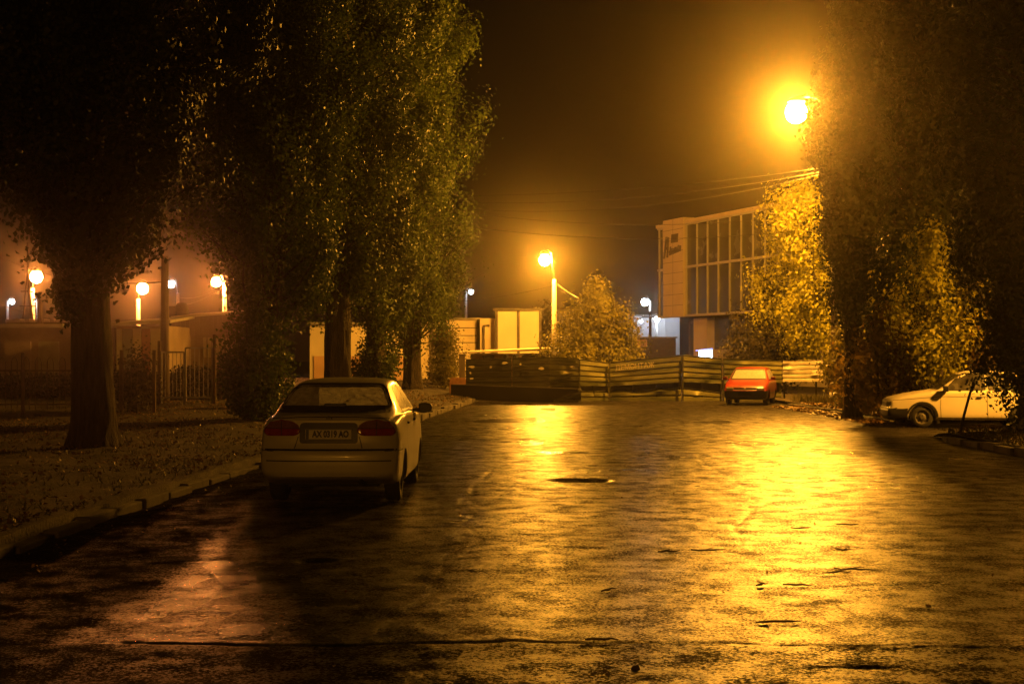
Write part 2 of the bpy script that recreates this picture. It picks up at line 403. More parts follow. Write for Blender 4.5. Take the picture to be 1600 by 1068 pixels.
def blades(xy, z, h):
    n = len(xy); a = rng.uniform(0, 2 * np.pi, n); w = .008 + .008 * rng.random(n); hh = h * rng.uniform(.4, 1.2, n); ln = rng.normal(size=(n, 2)) * hh[:, None] * .45
    V = np.empty((n, 4, 3)); dx = np.cos(a) * w; dy = np.sin(a) * w
    V[:, 0] = np.column_stack([xy[:, 0] - dx, xy[:, 1] - dy, z]); V[:, 1] = np.column_stack([xy[:, 0] + dx, xy[:, 1] + dy, z])
    V[:, 2] = np.column_stack([xy[:, 0] + dx * .2 + ln[:, 0], xy[:, 1] + dy * .2 + ln[:, 1], z + hh]); V[:, 3] = np.column_stack([xy[:, 0] - dx * .2 + ln[:, 0], xy[:, 1] - dy * .2 + ln[:, 1], z + hh])
    return V.reshape(-1, 3)
def gpts(n):
    y = 10 + 52 * rng.random(n) ** 1.4; x = xl(y) - .25 - 14 * rng.random(n) ** 1.1
    k = fbm(x * .6, y * .6, 95) > rng.uniform(.40, .62, n); return np.column_stack([x, y])[k]
g1 = gpts(18000)
n = 9000; g2 = np.column_stack([10.5 + 5 * rng.random(n), 39.5 + 15 * rng.random(n)]); g2 = g2[fbm(g2[:, 0] * .6, g2[:, 1] * .6, 96) > .42]
n = 5000; g3 = np.column_stack([9.4 + 5 * rng.random(n) ** 1.4, 14 + 17 * rng.random(n)])
kind(quads('grass', np.concatenate([blades(g1, zleft(g1[:, 0], g1[:, 1]), .06), blades(g2, zfar(g2[:, 0], g2[:, 1]), .32), blades(g3, zr(g3[:, 0], g3[:, 1]), .12)]), m_grass), 'stuff')

# twigs and a broken lump on the road
m_bark = pmat('bark', (.022, .016, .010), (.075, .056, .038), 3, .9, bump=1, bscale=9, bdist=.12, stretch=(4, 4, .6), bstretch=(4, 4, .5))
m_twig = pmat('dead_twig', (.03, .02, .012), (.06, .04, .025), 8, .8)
TW = [(1107, 861, .32, .1, 'long thin twig lying alone at mid road'), (1308, 897, .30, .4, 'forked twig right of the glowing road streak'), (1336, 893, .34, -.2, 'thin twig lying right beside the forked twig'),
      (1248, 917, .24, -.1, 'straight twig lying in the glowing road streak'), (1190, 916, .12, .5, 'short twig left of the straight twig in the glow'), (1325, 822, .25, .1, 'twig lying just behind the dark pothole on the right'),
      (1252, 826, .22, .1, 'twig lying in the glow below the dark pothole'), (1215, 974, .30, .15, 'thick twig near the old patch edge'), (1320, 860, .18, -.3, 'twig at the shadow edge on the right'),
      (950, 925, .18, .9, 'crooked twig left of the glow'), (1045, 864, .2, .2, 'twig on the mid road left of the long thin twig'), (940, 1003, .2, .1, 'twig lying along the old patch edge')]
for i, (px, py, L, a, lab) in enumerate(TW):
    g = G(px, py); rnd = random.Random(i); z = float(zroad(g.x, g.y)) + .012
    pts = [(L * (k / 5 - .5), rnd.uniform(-.02, .02), .004 + .012 * rnd.random()) for k in range(6)]
    mb = MB(); mb.tube(pts, [.006, .008, .009, .008, .006, .003], 6)
    if i % 2 == 0: mb.tube([pts[2], (pts[2][0] + L * .2, .05, .02), (pts[2][0] + L * .32, .09, .015)], [.006, .004, .002], 5)
    o = mb.build('fallen_twig', m_twig); o.location = (g.x, g.y, z); o.rotation_euler = (0, 0, a)
    tag(o, lab, 'twig', 'twigs on the wet road')
g = G(993, 1046)
mb = MB(); rnd = random.Random(4)
pts = [(-.055, -.04, 0), (.05, -.05, 0), (.06, .04, 0), (-.05, .05, 0), (-.03, -.02, .05), (.03, -.02, .07), (.02, .03, .04), (-.02, .03, .055)]
mb.add(pts, [(0, 1, 5, 4), (1, 2, 6, 5), (2, 3, 7, 6), (3, 0, 4, 7), (4, 5, 6, 7), (3, 2, 1, 0)])
mb.v = [(x * .5, y * .5, z * .38) for x, y, z in mb.v]; o = mb.build('asphalt_lump', m_twig); o.location = (g.x, g.y, float(zroad(g.x, g.y))); tag(o, 'small broken lump of asphalt near the bottom edge of the road', 'rubble')

# ------------------------------------------------------------------ trees
def make_tree(name, label, cat, x, y, z0, H, hb, Rf, nbr, nleaf, lsize, tr, mleaf, seed, group=None, up=1.8, rise=(1.0, 3.0), sig=.24, sway=.15, lean=(0, 0), twigs=7,
              shoots=None, dens=None, limbs=True, bark=None, stems=1, extra=(), prune=(), rmin=.58):
    rnd = np.random.default_rng(seed); root = thing(name, label, cat, (x, y, z0), 0, group)
    mb = MB(); axes = []
    for s in range(stems):
        az = rnd.uniform(0, 6.28); sp = 0 if stems == 1 else tr * 1.6
        ph = rnd.uniform(0, 6.28, 4); ox, oy = math.cos(az) * sp, math.sin(az) * sp
        def axis(h, ph=ph, ox=ox, oy=oy):
            q = h / H
            return np.array([lean[0] * q + sway * q ** .5 * math.sin(ph[0] + q * 5) * min(1, h) + ox * (1 + h * .35), lean[1] * q + sway * q ** .5 * math.sin(ph[1] + q * 4) * min(1, h) + oy * (1 + h * .35), h])
        axes.append(axis)
        hs = list(np.arange(0, 3.4, .11)) + list(np.linspace(3.5, H * .96, 16)) if H > 5 else list(np.linspace(0, H * .9, 8))
        rad = [tr * max(.06, (1 - h / H) ** .8) * (1 + .28 * math.exp(-h / .25)) for h in hs]
        n = 44 if tr > .15 else 12; o = len(mb.v)
        mb.tube([axis(h) - (np.array([0, 0, .15]) if h == 0 else 0) for h in hs], rad, n)
        for i in range(o, len(mb.v)):                                # fluted, uneven trunk
            k = (i - o) % n; j = (i - o) // n; c = axis(hs[j]); v = np.array(mb.v[i]); a_ = k * 2 * math.pi / n; f = 1 + .10 * math.sin(a_ * 3 + ph[2] + hs[j] * .3) + .05 * math.sin(a_ * 7 + ph[3] + hs[j] * .8) + .16 * math.exp(-hs[j] / .22) * max(0, math.sin(a_ * 4 + ph[0]))
            if n > 20: f += .13 * (abs(float(vnoise(a_ * 5.1 + 40 + .4 * math.sin(hs[j] * 2), hs[j] * 1.1, seed)) - .5) - .2) + .05 * (float(vnoise(a_ * 11 + 90, hs[j] * 3.5, seed + 5)) - .5)
            mb.v[i] = (c[0] + (v[0] - c[0]) * f, c[1] + (v[1] - c[1]) * f, v[2])
    pts = []; wts = []
    az = rnd.uniform(0, 6.28)
    for i in range(nbr):
        axis = axes[i % stems]
        h0 = hb + (H * .93 - hb) * (i + rnd.uniform(0, .9)) / nbr; az += 2.4 + rnd.uniform(-.4, .4)
        h1 = min(h0 + rnd.uniform(*rise), H); a = axis(h0)
        rt = Rf(h1) * rnd.uniform(rmin, 1.04) * (1 + .20 * math.sin(az * 3 + h1 * .9 + seed))
        dx, dy = math.cos(az), math.sin(az); ts = np.linspace(0, 1, 6); br = []
        wob = rnd.normal(size=2) * .12
        for q in ts:
            br.append((a[0] + dx * rt * q ** .85 + wob[0] * math.sin(q * 3.1), a[1] + dy * rt * q ** .85 + wob[1] * math.sin(q * 3.1), h0 + (h1 - h0) * q ** 1.15))
        r0 = min(.05, tr * .16) * (1 - .6 * h0 / H)
        if limbs: mb.tube(br, [r0 * (1 - .85 * q) for q in ts], 5, cap=False)
        B = np.array(br)
        bw = rnd.lognormal(0, .75)
        for k in range(twigs):
            q = rnd.uniform(.50, 1.0) if rnd.random() < .72 else rnd.uniform(.15, .5); j = q * 5; j0 = min(int(j), 4); p = B[j0] + (B[j0 + 1] - B[j0]) * (j - j0)
            p = p + rnd.normal(size=3) * np.array([.13, .13, .22]) * (.5 + rt * .25)
            pts.append(p); wts.append((dens(p[2]) if dens else 1) * rnd.uniform(.35, 1.5) * bw)
    mb.build('trunk', bark or m_bark, root, smooth=True)
    pts = np.array(pts); wts = np.array(wts); wts /= wts.sum()
    idx = rnd.choice(len(pts), nleaf, p=wts)
    O_ = rnd.normal(size=(nleaf, 3)) * sig * np.array([.8, .8, 1.5]); C = pts[idx] + O_; O_ = O_ / (np.linalg.norm(O_, axis=1)[:, None] + 1e-6)
    rad_ = C * np.array([1, 1, 0]); O_ = O_ + .8 * rad_ / (np.linalg.norm(rad_, axis=1)[:, None] + 1e-6)
    for ex, ey, ez, es, en in extra: C = np.concatenate([C, rnd.normal(size=(en, 3)) * es + np.array([ex, ey, ez])]); O_ = np.concatenate([O_, rnd.normal(size=(en, 3))])
    k_ = C[:, 2] > .05; C = C[k_]; O_ = O_[k_]
    for lp in prune:
        o_ = np.array([0, 0, HC]) - np.array([x, y, z0]); d_ = np.array(lp) - np.array([0, 0, HC]); d_ = d_ / np.linalg.norm(d_); r_ = C - o_; k_ = np.linalg.norm(r_ - (r_ @ d_)[:, None] * d_, axis=1) > .26; C = C[k_]; O_ = O_[k_]
    quads('crown', leafquads(C, lsize, out=O_), mleaf, root)
    if shoots:
        ns, sr, sh, nl = shoots; mb = MB(); S = []
        for i in range(ns):
            a0 = rnd.uniform(0, 6.28); r0 = sr * rnd.uniform(.2, 1); hh = sh * rnd.uniform(.5, 1) * (1.15 - .6 * r0 / sr)
            b = np.array([math.cos(a0) * tr * .9, math.sin(a0) * tr * .9, .0]); e = np.array([math.cos(a0) * r0, math.sin(a0) * r0, hh])
            path = [b + (e - b) * np.array([q ** .7, q ** .7, q]) for q in np.linspace(0, 1, 5)]
            mb.tube(path, [.014, .012, .010, .007, .003], 4, cap=False)
            for q in np.linspace(.12, 1, 9): S.append(b + (e - b) * np.array([q ** .7, q ** .7, q]))
        S = np.array(S); C = S[rnd.integers(0, len(S), nl)] + rnd.normal(size=(nl, 3)) * .13; C = C[C[:, 2] > .03]
        sh_o = mb.build('basal_shoots', m_bark, root); quads('shoot_leaves', leafquads(C, lsize), mleaf, sh_o)
    return root
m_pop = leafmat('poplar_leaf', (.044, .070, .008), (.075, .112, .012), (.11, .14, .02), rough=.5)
m_popd = leafmat('shaded_poplar_leaf', (.024, .036, .008), (.040, .054, .012), (.06, .06, .018), rough=.55, trans=.12)  # shade on the unlit poplars put into a darker copy of the leaf
m_yel = leafmat('yellow_maple_leaf', (.30, .29, .03), (.44, .41, .04), (.20, .22, .03), rough=.5, trans=.45)
m_ylw = leafmat('rusty_shrub_leaf', (.17, .11, .025), (.28, .18, .035), (.10, .09, .02), rough=.5, trans=.5)
m_olv = leafmat('olive_leaf', (.12, .115, .02), (.20, .17, .03), (.09, .08, .02), rough=.5, trans=.45)
m_olvlit = leafmat('lamplit_olive_leaf', (.20, .19, .03), (.32, .28, .04), (.12, .12, .02), rough=.5)  # olive leaf brightened: light of the nearby lamp put into its colour
m_drk = leafmat('dark_shrub_leaf', (.03, .03, .01), (.06, .05, .015), (.08, .06, .02), rough=.5)
def env(hs, rs): return lambda h: float(np.interp(h, hs, rs))
below = lambda top, k=.25: (lambda z: 1 if z < top else k)
PG = 'poplars along the left verge'
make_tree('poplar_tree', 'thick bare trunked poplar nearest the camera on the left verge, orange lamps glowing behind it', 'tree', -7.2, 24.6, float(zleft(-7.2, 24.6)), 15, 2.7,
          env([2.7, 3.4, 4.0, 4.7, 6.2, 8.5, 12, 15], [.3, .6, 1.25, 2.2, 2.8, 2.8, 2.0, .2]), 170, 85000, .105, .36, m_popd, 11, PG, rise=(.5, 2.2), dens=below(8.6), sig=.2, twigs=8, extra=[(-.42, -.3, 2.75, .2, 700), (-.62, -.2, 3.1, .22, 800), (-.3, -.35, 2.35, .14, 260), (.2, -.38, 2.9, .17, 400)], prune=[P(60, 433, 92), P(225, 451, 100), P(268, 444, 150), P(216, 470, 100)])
make_tree('poplar_tree', 'many stemmed poplar with leafy shoots around its base, left of the pale sedan', 'tree', -6.05, 34, float(zleft(-6.05, 34)), 18, 2.0,
          env([2.2, 2.9, 3.6, 5, 8, 12, 16, 18], [.8, 1.5, 2.0, 2.3, 2.5, 2.4, 1.3, .2]), 170, 98000, .105, .36, m_pop, 12, PG, rise=(.6, 2.6), dens=below(11), stems=2, shoots=(50, 1.0, 3.3, 7000))
make_tree('poplar_tree', 'poplar with a clean dark trunk rising straight behind the sedan roof', 'tree', -5.25, 43, float(zleft(-5.25, 43)), 21, 2.7,
          env([2.7, 3.2, 4.5, 6.5, 10, 15, 19, 21], [.7, 1.3, 2.2, 2.7, 2.9, 2.6, 1.4, .3]), 180, 98000, .12, .40, m_pop, 13, PG, rise=(.8, 2.8), dens=below(13.5))
make_tree('poplar_tree', 'poplar with ivy like shoots hiding its trunk, fourth along the verge', 'tree', -4.95, 52, float(zleft(-4.95, 52)), 23, 2.2,
          env([2.2, 3, 4.5, 6.5, 10, 16, 21, 23], [.8, 1.2, 2.1, 2.7, 3.0, 2.7, 1.4, .3]), 180, 90000, .13, .36, m_pop, 14, PG, rise=(.8, 2.8), dens=below(16), shoots=(34, 1.0, 2.9, 5000))
make_tree('poplar_tree', 'farthest poplar of the left row, its crown edge glowing against the brown sky', 'tree', -4.3, 62, float(zleft(-4.3, 62)), 25, 1.5,
          env([1.5, 2.2, 3.0, 4.3, 6.2, 9.6, 14.6, 18, 23, 25], [.5, 1.0, 1.7, 2.6, 3.1, 3.1, 3.05, 2.4, 1.2, .3]), 200, 98000, .145, .40, m_pop, 15, PG, rise=(.8, 2.6), dens=below(19), sig=.27)
PR = 'poplars on the right side'
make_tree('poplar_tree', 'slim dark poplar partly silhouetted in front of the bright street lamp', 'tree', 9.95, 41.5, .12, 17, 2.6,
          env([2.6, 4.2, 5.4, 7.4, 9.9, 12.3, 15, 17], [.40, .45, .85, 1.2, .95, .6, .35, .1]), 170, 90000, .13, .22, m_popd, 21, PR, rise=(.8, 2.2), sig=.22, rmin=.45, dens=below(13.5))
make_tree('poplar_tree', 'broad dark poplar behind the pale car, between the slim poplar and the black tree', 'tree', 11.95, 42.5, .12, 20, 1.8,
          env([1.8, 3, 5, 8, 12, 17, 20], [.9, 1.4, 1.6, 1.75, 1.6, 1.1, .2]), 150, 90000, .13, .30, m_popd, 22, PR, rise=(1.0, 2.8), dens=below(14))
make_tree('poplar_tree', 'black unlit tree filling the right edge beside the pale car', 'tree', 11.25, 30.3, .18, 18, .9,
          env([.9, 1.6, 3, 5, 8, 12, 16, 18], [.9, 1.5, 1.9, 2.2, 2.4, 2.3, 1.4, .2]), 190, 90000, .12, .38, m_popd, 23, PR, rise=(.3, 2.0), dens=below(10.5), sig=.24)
make_tree('maple_tree', 'brightly lit yellow leaved maple under the street lamp beside the red car', 'tree', 14.3, 64.5, .0, 9.2, 1.5,
          env([1.4, 2.6, 4.2, 5.8, 7.4, 8.6, 9.2], [2.2, 3.6, 4.2, 4.2, 3.8, 2.6, 1.3]), 84, 26000, .16, .24, m_yel, 31, None, rise=(.4, 2.2), sig=.28, lean=(-2.8, 0), rmin=.3, stems=2, twigs=7)
make_tree('box_elder', 'yellow green young box elder with hanging leaves above the pale car bonnet', 'tree', 11.4, 38.6, .12, 4.9, .6,
          env([.8, 1.6, 2.8, 4, 4.9], [.8, 1.5, 1.9, 1.7, .9]), 34, 6000, .12, .07, m_yel, 32, None, rmin=.3, rise=(.2, 1.4), sig=.22, twigs=5, stems=3)
def bush(label, x, y, z0, H, Rr, nleaf, ls, ml, seed, nbr=40, name='shrub', stems=4, lo=.1, group=None, sig=.2):
    return make_tree(name, label, 'shrub', x, y, z0, H, lo, env([0, H * .3, H * .6, H * .85, H], [Rr * .75, Rr, Rr * .85, Rr * .55, .15]), nbr, nleaf, ls, .05, ml, seed, group, rise=(.1, H * .35), sig=sig, stems=stems, twigs=6, rmin=.35)
bush('rusty leaved shrub mass left of the pale car bonnet', 10.5, 40.3, .1, 2.7, 1.3, 5200, .15, m_ylw, 41, lo=.05)
bush('low rusty shrub between the yellow maple trunk and the kerb', 11.0, 44.2, .1, 2.0, 1.2, 3000, .15, m_ylw, 42, lo=.05)
bush('tangled yellowish shrub under the yellow maple', 11.7, 49.0, .1, 2.9, 1.6, 4600, .16, m_olv, 43, lo=.1)
bush('rusty shrub behind the windscreen of the pale car', 13.2, 39.6, .1, 2.4, 1.5, 3600, .15, m_ylw, 44, lo=.1)
bush('tall rounded olive bush behind the metal fence beside the lamp pole', 4.0, 67, 0, 4.7, 3.1, 26000, .15, m_olvlit, 45, nbr=120, lo=.3, sig=.26)
bush('dark bush in front of the glass office building', 11.9, 67, 0, 4.9, 2.5, 14000, .17, m_drk, 46, nbr=60, lo=.4, sig=.26)
bush('feathery dim bush at the end of the left verge by the fence', -3.15, 67, .35, 2.5, 1.35, 6000, .13, m_olv, 47, nbr=50, lo=.1)
bush('small dark bush half hidden by the poplar trunk behind the sedan', -10.2, 38.5, .3, 1.3, 1.0, 2500, .09, m_drk, 48, lo=.05)
bush('dark round tree crown between the lamp pole and the white lit warehouse', 2.2, 96, 0, 5.0, 2.0, 6000, .2, m_drk, 49, nbr=40, lo=1.2)
bush('black low bush under the black tree at the right', 11.6, 31.6, .15, 2.4, 1.05, 9000, .09, m_popd, 50, lo=.03)
# bare sapling leaning in front of the pale car
r = thing('leaning_sapling', 'thin bare sapling leaning in front of the pale car door', 'sapling', tuple(G(1499, 678, .12)))
s = G(1499, 678, .12); e = P(1524, 590, s.y)
mb = MB(); mb.tube([(0, 0, -.05), ((e.x - s.x) * .3, 0, .42), ((e.x - s.x) * .7, .02, .9), (e.x - s.x, 0, e.z - s.z)], [.035, .03, .028, .018], 8)
mb.tube([((e.x - s.x) * .7, .02, .9), (.45, .05, 1.25), (.55, .1, 1.6)], [.016, .012, .006], 6)
mb.build('stem', m_bark, r)
C = rng.normal(size=(90, 3)) * np.array([.2, .2, .2]) + np.array([e.x - s.x, 0, e.z - s.z]); quads('leaves', leafquads(C, .08), m_popd, r)
# ------------------------------------------------------------------ lamps
SOD = (1.0, .390, .030); ORA = (1.0, .30, .055); WHI = (.78, .86, 1.0)
m_steel = pmat('lamp_steel', (.22, .21, .20), (.32, .31, .29), 3, .5, bump=.2, bscale=30)
m_conc = pmat('pole_concrete', (.34, .32, .29), (.46, .44, .40), 2, .85, bump=.4, bscale=14, bdist=.02)
m_wood = pmat('weathered_wood', (.07, .05, .035), (.13, .10, .07), 2, .85, bump=.6, bscale=12, bdist=.02, stretch=(6, 6, .4), bstretch=(6, 6, .4))
_em = {}
def street_lamp(x, y, zl, arm, label, col, power, r=.22, zb=0, pole_r=.13, pole_top=None, group='street lamps', mpole=None, name='street_lamp', shade=False):
    """pole at x,y; lamp head hangs at the end of the arm; power = radiant intensity scale"""
    t = thing(name, label, 'street lamp', (x, y, zb), 0, group)
    pt = (pole_top if pole_top is not None else zl + .15) - zb; h = zl - zb + r * .9
    mb = MB(); mb.tube([(0, 0, -.2), (0, 0, pt * .5), (0, 0, pt)], [pole_r * 1.25, pole_r, pole_r * .75], 14); mb.tube([(0, 0, -.1), (0, 0, .35)], [pole_r * 1.7, pole_r * 1.6], 14)
    mb.build('pole', mpole or m_conc, t, smooth=True)
    A = Vector((arm[0], arm[1], zl - zb)); u = Vector((arm[0], arm[1], 0)).normalized()
    mb = MB(); mb.tube([(0, 0, pt - .35), (A.x * .3, A.y * .3, max(h, pt - .3) + .10), (A.x * .65, A.y * .65, h + .27), tuple(A + Vector((0, 0, .18 + r)))], [.035, .032, .03, .028], 8); mb.build('arm', m_steel, t, smooth=True)
    ang = math.atan2(u.y, u.x)
    mb = MB()
    prof = []
    for k in range(7):                                               # domed cover
        a = k / 6 * math.pi / 2; prof.append((r * 1.25 * math.cos(a), .10 + r * .55 * math.sin(a)))
    mb.lathe([(r * .8, .10 + r * .72), (r * .85, .10 + r * .8), (r * .5, .16 + r), (.03, .2 + r)], tuple(A), n=20)
    mb.build('lamp_head', m_steel, t, smooth=True)
    if shade:
        mb = MB(); mb.lathe([(.03, r * 1.6), (r * .7, r * 1.45), (r * 1.35, r * .7), (r * 1.6, -r * .35), (r * 1.57, -r * .35), (r * 1.3, r * .66), (.03, r * 1.5)], tuple(A), n=24); mb.build('lamp_shade', m_steel, t, smooth=True)
    key = (col, power, r)
    if key not in _em: _em[key] = emat('lamp_glow', col, power / (math.pi * r * r))
    mb = MB(); mb.lathe([(max(.001, r * math.sin(a)), -r * math.cos(a)) for a in np.linspace(0, 2.55, 8)], tuple(A), n=12)
    mb.build('lamp_globe', _em[key], t, smooth=True)
    return t
# the two amber lamps of the street itself
a = P(1244, 176, 54.5)
street_lamp(12.45, 54.9, a.z, (a.x - 12.45, a.y - 54.9), 'brightest amber street lamp glaring beside the slim poplar at upper right', SOD, 2500, r=.41, pole_r=.12, zb=.1, mpole=m_steel)
a = P(851, 407, 76); b = P(866, 556, 76)
street_lamp(b.x, 76, a.z, (a.x - b.x, -.3), 'amber street lamp on a lit concrete pole behind the metal fence, mid picture', SOD, 800, r=.30, pole_r=.14, pole_top=P(866, 436, 76).z)
# orange lamps over the garages at left
for px, py, Y, ppx, lab, pw, rr_ in ((60, 433, 92, 51, 'orange street lamp at the far left beside the lattice mast', 900, .36), (225, 451, 100, 216, 'orange street lamp right of the nearest poplar trunk above the garages', 900, .36)):
    a = P(px, py, Y); b = P(ppx, py, Y)
    street_lamp(b.x, Y, a.z, (a.x - b.x, -.4), lab, ORA, pw * .45, r=rr_ * 1.1, pole_r=.17, pole_top=a.z - .7)
for px, py, Y, ppx, lab, pw, rr_ in ((268, 444, 150, 278, 'white street lamp right of the wooden utility pole', 1100, .34), (20, 471, 160, 12, 'small white lamp at the far left edge', 420, .26), (52, 470, 170, 58, 'small white lamp just below the far left orange lamp', 420, .26),
                                     (1007, 472, 150, 1016, 'white lamp left of the glass building', 1300, .34), (736, 456, 150, 728, 'small white lamp at the edge of the farthest poplar crown', 240, .22), (1026, 498, 175, 1026, 'low white lamp against the pale warehouse', 260, .3),
                                     (1001, 502, 170, 996, 'tiny white lamp under the white lamp left of the glass building', 160, .2)):
    a = P(px, py, Y); b = P(ppx, py, Y)
    street_lamp(b.x, Y, a.z, (a.x - b.x + .01, -.3), lab, WHI, 60 if px == 1026 else pw * .02, r=rr_ * 1.15, pole_r=.16, pole_top=a.z - .9 if px == 268 else None, group='white lamps far away')
# a lamp of the side street, just past the right edge of the picture: it lights the side of the pale car
street_lamp(16.4, 32.0, 5.7, (-1.0, .3), 'amber street lamp of the side street past the right edge', SOD, 850, r=.2, pole_r=.11, mpole=m_steel, shade=True)
# the next lamp of the street, behind the viewer
street_lamp(-5.8, -34.0, 8.6, (1.3, .3), 'amber street lamp of the street standing behind the viewer', SOD, 1400, r=.25, pole_r=.12, mpole=m_steel, shade=True)

# ------------------------------------------------------------------ corrugated metal fence across the street end
m_fence = pmat('green_sheet_metal', (.05, .058, .024), (.24, .23, .09), 1.1, .32, .5, metal=.25, bump=.35, bscale=7, bdist=.02, stretch=(.5, .5, 2), spec=.6)
m_fdark = pmat('dark_sheet_metal', (.016, .016, .009), (.036, .034, .016), 1.5, .45, .6, bump=.35, bscale=7, bdist=.02)  # shade on the left sheets put into a darker colour; posts share it
m_fbright = pmat('glaring_sheet_metal', (.45, .42, .33), (.62, .58, .46), 2, .3, .45, bump=.5, bscale=5, bdist=.03)  # light reflected by the end sheet put into a pale colour
m_black = pmat('black_board', (.012, .010, .008), (.022, .018, .013), 2, .8)
m_paint = pmat('pale_paint', (.38, .33, .20), (.50, .44, .28), 9, .7)
def sheet(p0, p1, zb0, zb1, zt0, zt1, nr, seed, name, mat, parent, depth=.06, nl=26):
    rnd = random.Random(seed); mb = MB(); p0 = Vector(p0); p1 = Vector(p1); d = (p1 - p0); nrm = Vector((d.y, -d.x)).normalized()
    if nrm.y > 0: nrm = -nrm
    prof = []
    for k in range(nr):
        prof += [(k + .0, 0), (k + .60, 0), (k + .70, -1), (k + .92, -1)]
    prof.append((nr, 0)); ns = len(prof); vs = []
    dents = [(rnd.random(), rnd.random(), rnd.uniform(.06, .16), rnd.uniform(-.07, .07)) for _ in range(7)]
    for i in range(nl + 1):
        u_ = i / nl
        for q, w in prof:
            v_ = q / nr; z = (zb0 + (zb1 - zb0) * u_) * (1 - v_) + (zt0 + (zt1 - zt0) * u_) * v_
            off = w * depth + sum(a_ * math.exp(-((u_ - x_) ** 2 + (v_ - y_) ** 2) / s_ ** 2) for x_, y_, s_, a_ in dents)
            if q == 0 or q == nr: z += rnd.uniform(-.012, .012)
            c = p0 + d * u_ + nrm * off; vs.append((c.x, c.y, z))
    fs = [(i * ns + j, i * ns + j + 1, (i + 1) * ns + j + 1, (i + 1) * ns + j) for i in range(nl) for j in range(ns - 1)]
    mb.add(vs, fs); o = mb.build(name, mat, parent)
    s = o.modifiers.new('Solidify', 'SOLIDIFY'); s.thickness = .004
    return o
# column, distance, top row, bottom row of upper sheet, base row
FP = [(727, 60.0, 561, 604, 620), (800, 59.4, 559, 605, 622), (858, 59.0, 557, 604, 623), (905, 58.6, 560, 602.5, 625), (951, 59.0, 566, 603, 625), (1066, 58.5, 554, 596.5, 626), (1129, 58.7, 559.5, 599, 624), (1223, 59.2, 563.5, 598, 621)]
FL = ['dark leftmost sheet of the metal fence with pale paint patches', 'dark second sheet of the metal fence from the left', 'olive sheet of the metal fence with a bent lower corner', 'short olive sheet of the metal fence before the lettered one',
      'long lettered green sheet rising to the tallest fence corner', 'sheet right of the tallest fence corner, left of the red car', 'sheet of the metal fence behind the red car']
for i in range(7):
    (x0, y0, t0, m0, b0), (x1, y1, t1, m1, b1) = FP[i], FP[i + 1]
    A, B = P(x0, t0, y0), P(x1, t1, y1)
    A, B = A.lerp(B, .012), B.lerp(A, .012)
    t_ = thing('metal_fence', FL[i], 'metal fence', (0, 0, 0), 0, 'corrugated metal fence panels')
    dark = i < 2
    sheet((A.x, y0), (B.x, y1), P(x0, m0, y0).z, P(x1, m1, y1).z, A.z, B.z, 5, i, 'upper_sheet', m_fdark if dark else m_fence, t_)
    if i >= 3:
        sheet((A.x, y0 + .1), (B.x, y1 + .1), .0, .0, P(x0, m0 + 8, y0).z, P(x1, m1 + (8 if i < 5 else 14), y1).z, 2, i + 20, 'lower_sheet', m_fence, t_)
    for k in range(3 if i != 4 else 4):
        u_ = k / (2 if i != 4 else 3) * .96 + .02; c = A.lerp(B, u_); mb = MB(); mb.box((c.x, y0 + (y1 - y0) * u_ + .16, (c.z - .02) / 2), (.07, .07, c.z)); mb.build('post', m_fdark, t_)
    if i >= 3: mb = MB(); mb.box((A.x, y0 - .10, A.z / 2), (.05, .05, A.z - .04)); mb.build('front_post', m_fdark, t_)
    mb = MB(); c0 = Vector((A.x, y0 + .24, .5)); c1 = Vector((B.x, y1 + .24, .5)); mb.bar(c0, c1, .05, .75); mb.build('backing_board', m_black, t_)
    if i == 4:                                                       # lettering sprayed along the second rib
        cu = bpy.data.curves.new('lettering', 'FONT'); cu.body = 'ДЕМОНТАЖ'; cu.size = .30; cu.extrude = .002; cu.space_character = 1.0
        tmp = bpy.data.objects.new('tmp', cu); COL.objects.link(tmp)
        me = bpy.data.meshes.new_from_object(tmp.evaluated_get(bpy.context.evaluated_depsgraph_get())); bpy.data.objects.remove(tmp)
        o = bpy.data.objects.new('lettering', me); COL.objects.link(o); me.materials.clear(); me.materials.append(m_paint); o.parent = t_
        c = A.lerp(B, .08); w = max(v.co.x for v in me.vertices); k = 1.62 / w
        ang = math.atan2(y1 - y0, B.x - A.x); tilt = math.atan2((B.z - A.z) * .8, B.x - A.x)
        o.location = (c.x, y0 + (y1 - y0) * .08 - .085, 1.26); o.rotation_euler = (R(90), -tilt, ang); o.scale = (k, 1.0, 1)
    if dark or i == 2:                                               # torn poster scraps and paint blots
        rnd = random.Random(60 + i)
        spots = [(.14, .28, .28, .10), (.10, .50, .10, .10), (.13, .70, .20, .09), (.55, .30, .12, .10), (.85, .16, .26, .12)] if i == 0 else [(.22, .22, .10, .10), (.8, .38, .26, .12)] if i == 1 else [(.6, .5, .4, .1), (.8, .3, .25, .08)]
        for u_, v_, w_, h_ in spots:
            c = A.lerp(B, u_); zt = c.z; z = zt - v_ * (zt - P(x0, m0, y0).z); yy = y0 + (y1 - y0) * u_ - .075
            poly = [(c.x + w_ / 2 * math.cos(a_) * rnd.uniform(.7, 1.2), z + h_ / 2 * math.sin(a_) * rnd.uniform(.7, 1.2)) for a_ in np.linspace(0, 2 * math.pi, 9)[:-1]]
            mb = MB(); mb.prism(poly, lambda a_, b_, q, yy=yy: (a_, yy + q, b_), .006); mb.build('paint_blot', m_paint, t_)
A, B = P(1223, 564, 57.4), P(1262, 562, 57.0)
t_ = thing('metal_fence', 'brightly reflecting sheet at the right end of the metal fence', 'metal fence', (0, 0, 0), 0, 'corrugated metal fence panels')
sheet((A.x, 57.4), (B.x + .6, 57.0), P(0, 596, 57.4).z, P(0, 596, 57).z, A.z, B.z, 5, 77, 'upper_sheet', m_fbright, t_, depth=.02)
